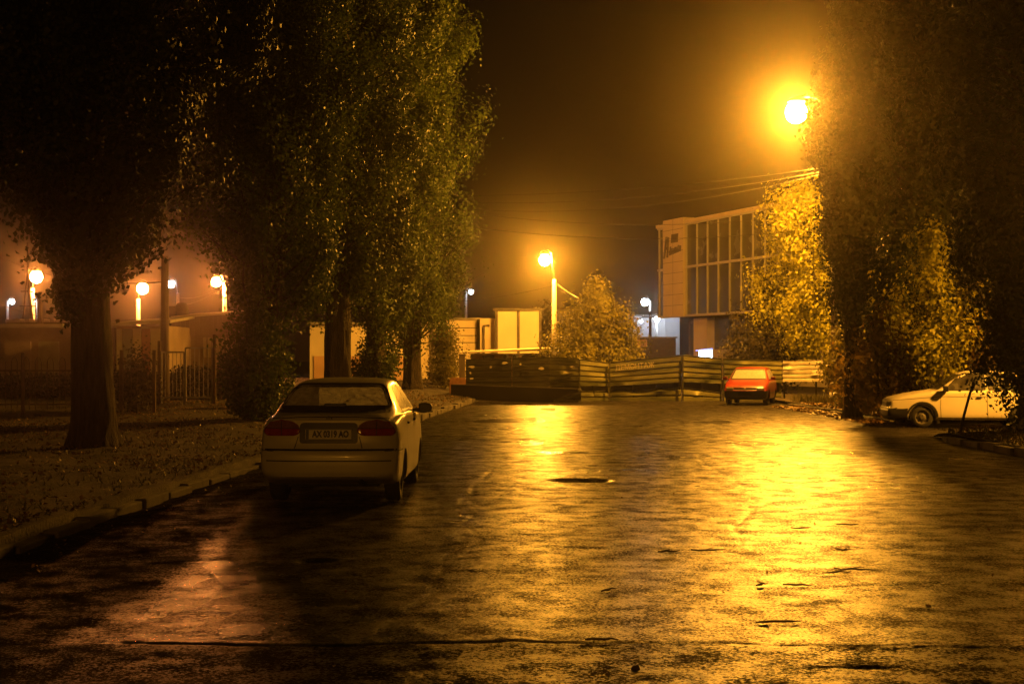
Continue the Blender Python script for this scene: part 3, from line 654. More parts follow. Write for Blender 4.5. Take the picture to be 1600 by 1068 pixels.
for x, y in ((A.x + .1, 57.6), (B.x + .4, 57.3)): mb = MB(); mb.box((x, y, .85), (.07, .07, 1.7)); mb.build('post', m_fdark, t_)
# dark concrete sleeper and a fallen sheet at the foot of the fence
mb = MB(); a = P(708, 607, 60.0); b = P(905, 610, 57.5)
mb.bar((a.x, 59.2, .38), (b.x, 56.7, .25), .3, .62); tag(mb.build('concrete_sleeper', m_black, bevel=.03), 'long dark concrete sleeper lying along the foot of the fence', 'concrete beam')
t_ = thing('fallen_sheet', 'bent metal sheet leaning on the ground at the fence foot', 'metal sheet', (0, 0, 0))
a = P(865, 622, 56.0); b = P(908, 611, 55.6); sheet((a.x, 56.0), (b.x, 55.6), .02, .1, .12, .5, 2, 90, 'sheet', m_fence, t_)
# brick stub and post at the left end of the fence
m_brick = pmat('dull_brick', (.16, .07, .035), (.24, .11, .055), 6, .9, bump=.5, bscale=20)
a = P(716, 603, 61); mb = MB(); mb.box((a.x, 61, .5), (.75, .4, .75)); mb.box((a.x, 61, .90), (.62, .34, .06)); tag(mb.build('brick_stub', m_brick, bevel=.02), 'low brick stub left of the dark end of the fence', 'brick stub')
a = P(722, 561, 61.5); mb = MB(); mb.box((a.x, 61.5, .95), (.26, .2, 1.9)); mb.box((a.x, 61.5, 1.92), (.32, .26, .06)); tag(mb.build('fence_post', m_wood, bevel=.01), 'squat wooden post at the left end of the metal fence', 'post')

# ------------------------------------------------------------------ buildings in the middle
m_plas = pmat('ochre_plaster', (.50, .43, .31), (.62, .54, .40), .8, .85, bump=.3, bscale=8, bdist=.03)
m_plas2 = pmat('pale_panel', (.58, .52, .38), (.68, .60, .44), .5, .8, bump=.15, bscale=6, bdist=.02)
m_plas3 = pmat('pink_plaster', (.42, .27, .18), (.52, .34, .22), .9, .85)
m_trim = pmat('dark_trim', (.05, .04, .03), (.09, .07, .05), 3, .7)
m_white = pmat('white_cladding', (.72, .72, .72), (.80, .80, .80), .5, .7)
m_roof = pmat('grey_roofing', (.20, .19, .17), (.30, .28, .25), 1.2, .8, bump=.3, bscale=10)
m_glassd = pmat('dark_glass', (.018, .016, .012), None, rough=.08, spec=.6)
def wallbox(mb, x0, x1, y0, y1, z0, z1, mi=0): mb.box(((x0 + x1) / 2, (y0 + y1) / 2, (z0 + z1) / 2), (abs(x1 - x0), abs(y1 - y0), z1 - z0), mi=mi)
# tall two panel building
Y = 86
t_ = thing('panel_building', 'tall ochre building of two blank panels behind the fence', 'building')
a = P(774, 484, Y); b = P(846, 484, Y); mid = (a.x + b.x) / 2
mb = MB(); wallbox(mb, a.x, b.x, Y, Y + 8, -.1, a.z); mb.build('wall', m_plas2, t_)
mb = MB()
for x in (a.x + .07, mid, b.x - .07): mb.box((x, Y - .05, a.z / 2), (.16, .12, a.z))
mb.box((mid, Y - .05, a.z + .02), (b.x - a.x + .3, .2, .16)); mb.build('joint_strip', m_trim, t_)
mb = MB(); wallbox(mb, a.x - .1, b.x + .1, Y + .1, Y + 8.1, a.z, a.z + .08); mb.build('roof', m_roof, t_)
# narrow recessed wing and long lower wall at its left
t_ = thing('storage_wing', 'narrow ochre wing with a pipe left of the two panel building', 'building')
a = P(750, 497, 87); b = P(774, 497, 87); mb = MB(); wallbox(mb, a.x, b.x - .02, 87, 93, -.1, a.z); mb.build('wall', m_plas, t_)
mb = MB(); c = P(756, 508, 86.9); mb.tube([(c.x, 86.8, .5), (c.x, 86.8, c.z), (c.x + .35, 86.8, c.z)], .06, 8); mb.build('drain_pipe', m_trim, t_)
t_ = thing('long_warehouse', 'long low ochre warehouse wall between the poplar crown and the panel building', 'building')
a = P(655, 499, 88); b = P(749, 499, 88); mb = MB(); wallbox(mb, a.x, b.x, 88, 96, -.1, a.z); mb.build('wall', m_plas, t_)
mb = MB()
for x in (P(674, 0, 88).x, P(747.5, 0, 88).x): mb.box((x, 87.95, a.z / 2), (.2, .14, a.z))
for py in (512, 524, 535): mb.box(((a.x + b.x) / 2, 87.985, P(0, py, 88).z), (b.x - a.x, .05, .05))
mb.build('joint_strip', m_trim, t_)
mb = MB(); wallbox(mb, a.x - .1, b.x + .05, 87.8, 96, a.z, a.z + .1); mb.build('roof', m_roof, t_)
# low kiosk with flat canopy roof, air conditioners
t_ = thing('kiosk', 'low kiosk with a flat lit canopy roof and two air conditioners behind the fence', 'kiosk')
Y = 72; a = P(735, 552, Y); b = P(815, 552, Y)
mb = MB(); wallbox(mb, a.x, b.x, Y, Y + 3.5, -.1, a.z); mb.build('wall', m_plas3, t_)
mb = MB(); l = P(704, 552, Y - 1); r_ = P(862, 547, Y - 1); mb.add([(l.x, Y - 1, l.z), (r_.x, Y - 1, r_.z), (r_.x, Y + 4, r_.z + .10), (l.x, Y + 4, l.z + .06), (l.x, Y - 1, l.z + .06), (r_.x, Y - 1, r_.z + .10), (r_.x, Y + 4, r_.z + .20), (l.x, Y + 4, l.z + .13)],
    [(3, 2, 1, 0), (4, 5, 6, 7), (0, 1, 5, 4), (1, 2, 6, 5), (2, 3, 7, 6), (3, 0, 4, 7)]); mb.build('canopy_roof', m_plas, t_)
for px in (737, 860): c = P(px, 553, Y - .6); mb = MB(); mb.tube([(c.x, Y - .6, -.1), (c.x, Y - .6, c.z - .04)], .04, 8); mb.build('canopy_post', m_trim, t_)
mb = MB(); c = P(763, 559, Y - .03); mb.box((c.x, Y - .03, c.z - .1), (.6, .06, .45)); mb.build('window', m_glassd, t_)
m_ac = pmat('air_conditioner_white', (.55, .55, .52), None, rough=.5)
for px in (790, 805):
    c = P(px, 557, Y - .15); mb = MB(); mb.box((c.x, Y - .15, c.z), (.30, .26, .24)); o = mb.build('air_conditioner', m_ac, t_, bevel=.015)
    mb = MB(); mb.lathe([(.001, -.012), (.08, -.01), (.09, 0)], (c.x - .03, Y - .282, c.z), 'y', 16); mb.build('fan_grille', m_trim, o)
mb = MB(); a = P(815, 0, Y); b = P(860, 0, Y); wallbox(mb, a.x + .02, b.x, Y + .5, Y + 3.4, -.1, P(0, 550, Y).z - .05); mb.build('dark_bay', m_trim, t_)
# white lit warehouses far behind
t_ = thing('white_warehouse', 'bluish white lit warehouse right of the two panel building', 'warehouse')
a = P(838, 483, 140); b = P(905, 483, 140); mb = MB(); wallbox(mb, a.x, b.x, 140, 150, -.1, a.z); mb.build('wall', m_white, t_); mb = MB(); wallbox(mb, a.x - .2, b.x + .2, 139.8, 150, a.z, a.z + .2); mb.build('roof', m_roof, t_)
t_ = thing('white_warehouse', 'white lit warehouse between the olive bush and the glass building', 'warehouse')
a = P(982, 486, 178); b = P(1062, 494, 178); mb = MB(); wallbox(mb, a.x, b.x, 178, 190, -.1, b.z)
mb.build('wall', m_white, t_)
for px in (990, 1004, 1026, 1040): mb = MB(); mb.box((P(px, 0, 178).x, 177.9, b.z / 2), (.25, .2, b.z)); mb.build('pilaster', m_white, t_)
mb = MB(); wallbox(mb, a.x - .2, b.x + .2, 177.7, 190, b.z, b.z + .25); mb.build('roof', m_roof, t_)
t_ = thing('dark_shed', 'dark flat shed in front of the white lit warehouse', 'shed'); a = P(975, 528, 110); b = P(1056, 528, 110)
mb = MB(); wallbox(mb, a.x, b.x, 110, 116, -.1, a.z); mb.build('wall', m_trim, t_); mb = MB(); wallbox(mb, a.x - .1, b.x + .1, 109.8, 116, a.z, a.z + .1); mb.build('roof', m_roof, t_)
c = P(1002, 536, 109.9); mb = MB(); mb.box((c.x, 109.95, c.z), (.9, .08, .55)); mb.build('sign_plate', m_plas3, t_)
def upole(px, Y, pyt, lab, r=.13, mat=None, cross=True, name='utility_pole'):
    t_ = thing(name, lab, 'utility pole', (P(px, 0, Y).x, Y, 0), 0, 'utility poles'); z = P(0, pyt, Y).z
    mb = MB(); mb.tube([(0, 0, -.2), (0, 0, z)], [r * 1.15, r * .8], 12); mb.build('pole', mat or m_wood, t_, smooth=True)
    if cross:
        mb = MB(); mb.box((0, -.12, z - .5), (1.4, .1, .1)); mb.build('crossarm', mat or m_wood, t_)
        for x in (-.6, 0, .6):
            mb = MB(); mb.lathe([(.05, 0), (.06, .05), (.03, .1), (.045, .14), (.001, .17)], (x, -.12, z - .45), n=10); mb.build('insulator', m_white, t_)
    return t_
upole(1016, 120, 486, 'dark thin pole in front of the white lit warehouse')
# ------------------------------------------------------------------ glass office building at right
m_mull = pmat('aluminium_mullion', (.50, .48, .44), None, rough=.45, metal=.3)
m_clad = pmat('cladding_panel', (.55, .47, .36), (.62, .53, .41), .7, .6)
m_ogl = pmat('tinted_glass', (.05, .055, .03), (.08, .08, .045), .6, .16, .3, spec=.6)
O = P(1071, 560, 100); ux, uy = .355, -.935; ang = math.atan2(uy, ux)
B0 = thing('glass_office_building', 'three storey office building with glass curtain wall and pale sign pillar', 'office building', (O.x, O.y, 0), ang)
# local x along the facade (towards the viewer), local y into the building
zt = HC + 211 / F * 100; zm = HC + 143 / F * 100; zu = HC + 67 / F * 100
mb = MB(); mb.box((9.0, 7.2, (zt + zu) / 2), (26.5, 14, zt - zu)); mb.box((8.9, 8.2, zu / 2), (25.2, 12, zu - .01)); mb.build('wall', m_trim, B0)
mb = MB(); mb.box((9.0, 7.1, zt + .12), (26.9, 14.4, .24)); mb.build('roof', m_clad, B0)
xsm = [0, 1.55, 3.05, 4.55, 6.1, 7.6, 9.1, 10.6, 12.1, 13.6, 15.1, 16.6, 18.1, 19.6, 21.1]
for r0, r1 in ((zu + .05, zm - .05), (zm + .05, zt - .08)):
    for x0, x1 in zip(xsm[:-1], xsm[1:]):
        mb = MB(); mb.box(((x0 + x1) / 2, .16, (r0 + r1) / 2), (x1 - x0 - .07, .05, r1 - r0)); mb.build('window', m_ogl, B0)
    mb = MB(); mb.box((-3.72, .16, (r0 + r1) / 2), (.9, .05, r1 - r0)); mb.build('window', m_ogl, B0)
for x in xsm + [-4.25]: mb = MB(); mb.box((x, .10, (zu + zt) / 2), (.065, .14, zt - zu)); mb.build('mullion', m_mull, B0)
for z, h in ((zu, .16), (zm, .16), (zt - .02, .2)): mb = MB(); mb.box((8.4, .07, z), (25.6, .16, h)); mb.build('transom', m_mull, B0)
mb = MB(); zp = HC + 221 / F * 100; mb.box((-1.63, .3, (zu - .05 + zp) / 2), (3.12, .9, zp - zu + .05)); pil = mb.build('sign_pillar', m_clad, B0)
mb = MB()
for k in range(1, 9): mb.box((-1.63, -.152, zu + k * (zp - zu) / 9), (3.12, .012, .025))
mb.box((-1.63, -.152, (zu + zp) / 2), (.025, .011, zp - zu - .1)); mb.build('panel_joint', m_trim, pil)
m_sign = pmat('sign_letter', (.10, .08, .05), None, rough=.6)
mb = MB()                                                            # slanted lettering of the sign: tall first letter, a bar, a small word
def sl(x0, x1, z0, z1, sk=.25): mb.prism([(x0, z0), (x1, z0), (x1 + sk * (z1 - z0), z1), (x0 + sk * (z1 - z0), z1)], lambda a_, b_, q: (-3.19 + a_ * 3.12 / 3.0, -.21 + q, zp - 2.75 + b_), .06)
sl(.12, .34, .0, 1.55); sl(.62, .82, .05, 1.5, .12); sl(.42, .72, 1.1, 1.5, .1); sl(.36, .66, .62, .82, .1)
sl(1.30, 2.25, 1.05, 1.66, .12)
for k, (w, h) in enumerate(((.16, .62), (.16, .46), (.18, .42), (.16, .46), (.2, .42), (.16, .5), (.2, .42))): sl(1.02 + k * .24, 1.02 + k * .24 + w, .18 + .03 * k, .18 + .03 * k + h, .2)
sl(1.0, 2.6, .36, .50, .2); mb.build('sign_letters', m_sign, pil)
mb = MB(); mb.box((-.8, 1.9, zu / 2 - .05), (2.0, .6, zu - .1)); mb.build('ground_pillar', m_clad, B0)
mb = MB(); mb.box((10.5, 2.02, 1.2), (20, .14, 2.4)); mb.build('plinth', m_plas, B0)
for k in range(9):
    mb = MB(); mb.box((1.6 + k * 2.1, 2.10, 3.55), (1.9, .06, 1.9)); mb.build('window', m_ogl, B0)
for k, x in ((0, -2.9), (1, -2.3)):
    mb = MB(); mb.box((x, 2.1, 2.35), (.5, .06, 4.3)); mb.build('window', m_ogl, B0)
# backlit sign box and blue strip
m_lit = emat('backlit_sign_face', (.75, .85, 1), 9); m_blue = emat('blue_tube', (.25, .3, 1), 3.2)
a = P(1092, 547, 80); b = P(1113, 557, 80)
t_ = thing('lit_kiosk_sign', 'white backlit sign box under a bluish tube above the metal fence', 'lit sign', (0, 0, 0))
mb = MB(); mb.box(((a.x + b.x) / 2, 80.1, (a.z + b.z) / 2 - .3), (b.x - a.x + .08, .14, a.z - b.z + .7)); mb.box(((a.x + b.x) / 2, 80.1, .8), (.12, .1, 1.7)); mb.build('case', m_trim, t_)
mb = MB(); mb.box(((a.x + b.x) / 2, 80.0, (a.z + b.z) / 2 - .25), (b.x - a.x, .06, a.z - b.z + .5)); mb.build('lit_face', m_lit, t_)
c0 = P(1087, 547.5, 80); c1 = P(1113, 544.5, 80); mb = MB(); mb.bar((c0.x, 79.95, c0.z), (c1.x, 79.95, c1.z), .05); mb.build('tube_light', m_blue, t_)

# ------------------------------------------------------------------ garages, fence and yard at left
m_gar = pmat('garage_wall', (.20, .15, .11), (.30, .23, .16), .7, .85, bump=.3, bscale=8, bdist=.03)
m_gpan = [pmat('painted_gate_panel', c, tuple(v * .8 for v in c), 3, .6) for c in ((.34, .32, .20), (.14, .16, .15), (.40, .33, .22), (.24, .10, .06), (.36, .30, .17))]
t_ = thing('garage', 'long dark garage with flat roof behind the nearest poplar', 'garage')
Y = 62; a = P(-60, 512, Y); b = P(178, 510, Y)
mb = MB(); wallbox(mb, a.x, b.x, Y, Y + 6, -.1, a.z); mb.build('wall', m_gar, t_)
mb = MB(); wallbox(mb, a.x - .3, b.x + .3, Y - .5, Y + 6.2, a.z, a.z + .16); mb.build('roof', m_roof, t_)
for px0, px1 in ((8, 48), (60, 92), (100, 128)):
    p0, p1 = P(px0, 0, Y - .04), P(px1, 0, Y - .04); mb = MB(); wallbox(mb, p0.x, p1.x, Y - .06, Y, .0, 2.5); mb.build('garage_door', m_gpan[0] if px0 == 60 else m_gar, t_)
t_ = thing('rooftop_shed', 'dark low shed block on the roof behind the garage at far left', 'shed'); a = P(10, 497, 72); b = P(118, 497, 72)
mb = MB(); wallbox(mb, a.x, b.x, 72, 78, -.1, a.z - .2); mb.build('wall', m_trim, t_); mb = MB()
for k in range(14): wallbox(mb, a.x + k * (b.x - a.x) / 14, a.x + (k + 1) * (b.x - a.x) / 14 - .02, 71.8, 78.2, a.z - .2, a.z - .2 + .10 + .12 * random.random())
mb.build('roof', m_roof, t_)
mb = MB(); c = P(63, 470, 70); mb.tube([(c.x, 70, 2.2), (c.x, 70, c.z)], .14, 10); mb.tube([(c.x, 70, c.z), (c.x, 70, c.z + .06)], .17, 10); tag(mb.build('chimney_pipe', m_wood), 'short dark chimney pipe on the far left garages', 'chimney')
t_ = thing('garage', 'garage with striped painted doors between the poplar trunk and the utility pole', 'garage')
Y = 60; a = P(182, 509, Y); b = P(264, 509, Y)
mb = MB(); wallbox(mb, a.x, b.x, Y, Y + 6, -.1, a.z); mb.build('wall', m_gar, t_)
mb = MB(); mb.add([(a.x - .2, Y - .6, a.z), (b.x + .2, Y - .6, a.z + .1), (b.x + .2, Y + 6, a.z + .55), (a.x - .2, Y + 6, a.z + .25), (a.x - .2, Y - .6, a.z + .13), (b.x + .2, Y - .6, a.z + .23), (b.x + .2, Y + 6, a.z + .68), (a.x - .2, Y + 6, a.z + .38)],
                  [(3, 2, 1, 0), (4, 5, 6, 7), (0, 1, 5, 4), (1, 2, 6, 5), (2, 3, 7, 6), (3, 0, 4, 7)]); mb.build('roof', m_roof, t_)
for k, (p0, p1) in enumerate(((183, 191), (192, 207), (208, 221), (222, 235), (236, 252))):
    x0, x1 = P(p0, 0, Y).x, P(p1, 0, Y).x; mb = MB(); wallbox(mb, x0, x1, Y - .07, Y, .05, a.z - .12); mb.build('door_panel', m_gpan[k], t_)
t_ = thing('ribbed_shed', 'ribbed metal shed with a bright roof edge right of the utility pole', 'shed')
Y = 64; a = P(268, 497, Y); b = P(392, 489, Y)
mb = MB(); wallbox(mb, a.x, b.x, Y + .1, Y + 5, -.1, a.z - .7); mb.build('wall', m_gar, t_)
mb = MB(); n = 34
for k in range(n):
    u_ = k / n; x = a.x + (b.x - a.x) * u_; zt_ = a.z + (b.z - a.z) * u_; w = (b.x - a.x) / n; mb.box((x + w / 2, Y - .02 - (.04 if k % 2 else 0), zt_ - .42), (w, .06, .84))
mb.build('ribbed_fascia', m_gar, t_)
mb = MB(); mb.add([(a.x, Y - .15, a.z), (b.x, Y - .15, b.z), (b.x, Y + 5, b.z + .3), (a.x, Y + 5, a.z + .3), (a.x, Y - .15, a.z + .08), (b.x, Y - .15, b.z + .08), (b.x, Y + 5, b.z + .38), (a.x, Y + 5, a.z + .38)],
                  [(3, 2, 1, 0), (4, 5, 6, 7), (0, 1, 5, 4), (1, 2, 6, 5), (2, 3, 7, 6), (3, 0, 4, 7)]); mb.build('roof', m_plas2, t_)
for k in range(9):
    x = P(320 + k * 7, 0, Y).x; mb = MB(); mb.box((x, Y - .02, 2.25), (.14, .06, .9)); mb.build('pale_slat', m_gpan[2], t_)
t_ = thing('water_tank', 'small round topped tank on the ribbed shed roof', 'tank'); c = P(284, 492, Y + 1.5)
mb = MB(); mb.lathe([(.001, .6), (.2, .55), (.3, .4), (.32, .1), (.32, -.45), (.001, -.45)], (c.x, Y + 1.5, c.z), n=16); mb.build('body', m_trim, t_, smooth=True); mb = MB(); mb.box((c.x + .3, Y + 1.5, c.z - .3), (.7, .5, .35)); mb.build('stand', m_trim, t_)
t_ = thing('roof_vents', 'pair of upright vent boxes beside the utility pole', 'vent')
for px in (266, 272): c = P(px, 480, Y + 2); mb = MB(); mb.box((c.x, Y + 2, c.z - .45), (.18, .2, 1.0)); mb.build('vent_box', m_trim, t_)
upole(257.5, 47, 400, 'thick brown wooden utility pole rising into the poplar crown at left', r=.15, cross=False)
a = P(340, 441, 90); b = P(351, 440, 90)
street_lamp(b.x, 90, a.z, (a.x - b.x, -.4), 'orange street lamp on a pale pole behind the ribbed shed, half hidden by leaves', ORA, 420, r=.30, pole_r=.15, pole_top=a.z + .1)
upole(278, 130, 458, 'thin whitish pole under the white lamp at left', r=.16, mat=m_conc, cross=False)
# lattice mast
t_ = thing('lattice_mast', 'dark three legged lattice mast in front of the far left orange lamp', 'mast'); Y = 74; ap = P(40, 402, Y)
for px in (28, 45, 60):
    c = P(px, 500, Y); mb = MB(); mb.bar((c.x, Y + (1 if px == 45 else 0), 1.0), (ap.x, Y + .3, ap.z - .8), .07); mb.build('leg', m_trim, t_)
mb = MB(); mb.tube([(ap.x, Y + .3, ap.z - 1.2), (ap.x, Y + .3, ap.z + .8)], .04, 8); mb.build('spike', m_trim, t_)
for py in (478, 455):
    f_ = (500 - py) / 100; q = [P(p + (40 - p) * f_, py, Y) for p in (28, 45, 60)]; q[1].y += .8
    for i in range(3): mb = MB(); mb.bar(q[i], q[(i + 1) % 3], .05); mb.build('cross_brace', m_trim, t_)
# low iron garden fence with arched pickets
m_iron = pmat('rusty_iron', (.05, .03, .02), (.09, .055, .03), 6, .7)
t_ = thing('iron_fence', 'low iron fence of thin arched pickets on the left verge', 'fence'); Y = 38
x0, x1 = P(-150, 0, Y).x, P(232, 0, Y).x; zb = .28
mb = MB()
for z in (zb + .25, zb + 1.15): mb.bar((x0, Y, z), (x1, Y, z), .035)
mb.build('rail', m_iron, t_)
mb = MB(); n = int((x1 - x0) / .16)
for k in range(n):
    x = x0 + k * .16; mb.bar((x, Y - .03, zb + .12), (x, Y - .03, zb + 1.38), .016)
    if k % 2 == 0: mb.tube([(x, Y - .03, zb + 1.38), (x + .03, Y - .03, zb + 1.47), (x + .08, Y - .03, zb + 1.51), (x + .13, Y - .03, zb + 1.47), (x + .16, Y - .03, zb + 1.38)], .010, 4, cap=False)
mb.build('picket_infill', m_iron, t_)
for px in (-90, 36, 118, 190, 241):
    x = P(px, 0, Y).x; mb = MB(); mb.box((x, Y, zb + .75), (.08, .08, 1.9 if px != 36 else 1.75)); mb.build('post', m_iron, t_)
t_ = thing('tube_gate', 'wide gate of thin steel tubes right of the utility pole', 'gate'); Y = 44
q = [P(p, 0, Y).x for p in (252, 288, 290, 332)]
mb = MB()
for xa, xb, zt_ in ((q[0], q[1], 1.95), (q[2], q[3], 2.08)):
    for z in (zt_, .55): mb.bar((xa, Y, z), (xb, Y, z), .05)
    for x in (xa, xb): mb.bar((x, Y, .3), (x, Y, zt_), .05)
    for k in range(1, 6): mb.bar((xa + (xb - xa) * k / 6, Y, .55), (xa + (xb - xa) * k / 6, Y, zt_), .018)
mb.build('tube_frame', m_steel, t_)
for x, h in ((q[3] + .06, 2.4), (q[0] - .06, 2.2)): mb = MB(); mb.box((x, Y, h / 2 + .1), (.09, .09, h)); mb.build('post', m_iron, t_)
# dark hedge bank in front of the garages
for i, (px, Y, h, lab) in enumerate(((20, 50, 1.4, 'dark low hedge in front of the far left garage'), (110, 52, 1.4, 'dark low hedge right beside the nearest poplar trunk, left of it'), (225, 51, 1.5, 'dark low hedge below the striped garage doors'), (325, 52, 1.9, 'dark hedge below the ribbed shed'))):
    x = P(px, 0, Y).x; mbx = thing('hedge', lab, 'hedge', (x, Y, .3), 0, 'hedges before the garages')
    C = rng.uniform(-1, 1, (2600, 3)) * np.array([1.25, .5, h * .3]); C[:, 2] += h * .3; C += rng.normal(size=C.shape) * .08; quads('foliage', leafquads(C, .13), m_drk, mbx)
    mb = MB()
    for k in range(9): xx = -1.1 + k * .27; mb.tube([(xx, 0, -.3), (xx + .05, .05, h * .3), (xx - .03, 0, h * .5)], [.025, .018, .008], 5)
    mb.build('stems', m_bark, mbx)
# long yellow lit garage wall seen between the trunks
t_ = thing('yellow_garage_row', 'row of yellow lit garages glimpsed between the poplar trunks', 'garage')
Y = 82; a = P(484, 507, Y); b = P(632, 507, Y); mb = MB(); wallbox(mb, a.x, b.x, Y, Y + 6, -.1, a.z); mb.build('wall', m_plas2, t_)
mb = MB(); wallbox(mb, a.x - .1, b.x + .2, Y - .3, Y + 6, a.z, a.z + .14); mb.build('roof', m_roof, t_)
for k in range(5):
    x0 = a.x + .25 + k * 1.06; mb = MB(); wallbox(mb, x0, x0 + .9, Y - .06, Y, .05, 1.9); mb.build('garage_door', m_plas3, t_)
# overhead wires
m_wire = pmat('wire', (.02, .018, .015), None, rough=.5)
def wire(p, q, sag, lab, r=.012):
    mb = MB(); n = 24; p = Vector(p); q = Vector(q)
    mb.tube([p.lerp(q, k / n) - Vector((0, 0, sag * 4 * (k / n) * (1 - k / n))) for k in range(n + 1)], r, 5); tag(mb.build('overhead_wire', m_wire), lab, 'wire', 'overhead wires')
wire(P(640, 305, 62), P(1285, 262, 54.9), .35, 'topmost overhead wire crossing the brown sky', .011)
wire(P(640, 312, 62), P(1285, 268, 54.9), .55, 'second overhead wire from the top crossing the sky', .011)
wire(P(640, 318, 62), P(1285, 272, 54.9), .8, 'third overhead wire from the top crossing the sky', .010)
wire(P(640, 320, 60), P(1300, 330, 70), .75, 'fourth overhead wire, curving down to the right', .011)
wire(P(640, 342, 60), P(1300, 352, 72), .75, 'lowest overhead wire, passing the top of the sign pillar', .013)
wire(P(867, 440, 76), P(960, 478, 70), .35, 'short wire from the lit concrete pole to the olive bush', .014)
wire(P(867, 448, 76), P(1030, 500, 110), .5, 'wire sloping from the lit concrete pole past the olive bush', .014)
wire(P(865, 446, 76), P(600, 470, 80), .4, 'wire from the lit concrete pole towards the left poplars', .013)
wire(P(-40, 462, 84), P(216, 520, 98), .4, 'lit wire sloping down at the far left', .02)
wire(P(0, 400, 74), P(260, 440, 47), .5, 'dark wire from the lattice mast to the utility pole', .014)
wire(P(278, 464, 130), P(352, 444, 90), .4, 'upper lit wire right of the white lamp', .022)
wire(P(278, 477, 130), P(352, 447, 90), .3, 'lower lit wire right of the white lamp', .022)
# ------------------------------------------------------------------ cars
def pchip(xk, yk, x):
    xk = np.asarray(xk, float); yk = np.asarray(yk, float); h = np.diff(xk); d = np.diff(yk) / h
    m = np.zeros_like(yk); m[0] = d[0]; m[-1] = d[-1]
    for i in range(1, len(yk) - 1):
        m[i] = 0 if d[i - 1] * d[i] <= 0 else 3 * (h[i - 1] + h[i]) / ((2 * h[i] + h[i - 1]) / d[i - 1] + (h[i] + 2 * h[i - 1]) / d[i])
    i = np.clip(np.searchsorted(xk, x) - 1, 0, len(h) - 1); t = (x - xk[i]) / h[i]
    return (2 * t ** 3 - 3 * t ** 2 + 1) * yk[i] + (t ** 3 - 2 * t ** 2 + t) * h[i] * m[i] + (-2 * t ** 3 + 3 * t ** 2) * yk[i + 1] + (t ** 3 - t ** 2) * h[i] * m[i + 1]
def catmull(pts, per):
    pts = np.array(pts, float); out = []
    for i in range(len(pts) - 1):
        p0 = pts[max(i - 1, 0)]; p1 = pts[i]; p2 = pts[i + 1]; p3 = pts[min(i + 2, len(pts) - 1)]
        for k in range(per):
            t = k / per
            out.append(.5 * ((2 * p1) + (-p0 + p2) * t * .9 + (2 * p0 - 5 * p1 + 4 * p2 - p3) * t * t * .9 + (1 - .9) * (2 * (p2 - p1) * t) + (-p0 + 3 * p1 - 3 * p2 + p3) * t ** 3 * .9 + (1 - .9) * 0) if False else
                       (lambda a, b, m0, m1: (2 * t ** 3 - 3 * t ** 2 + 1) * a + (t ** 3 - 2 * t ** 2 + t) * m0 + (-2 * t ** 3 + 3 * t ** 2) * b + (t ** 3 - t ** 2) * m1)(p1, p2, (p2 - p0) * .42, (p3 - p1) * .42))
    out.append(pts[-1]); return np.array(out)
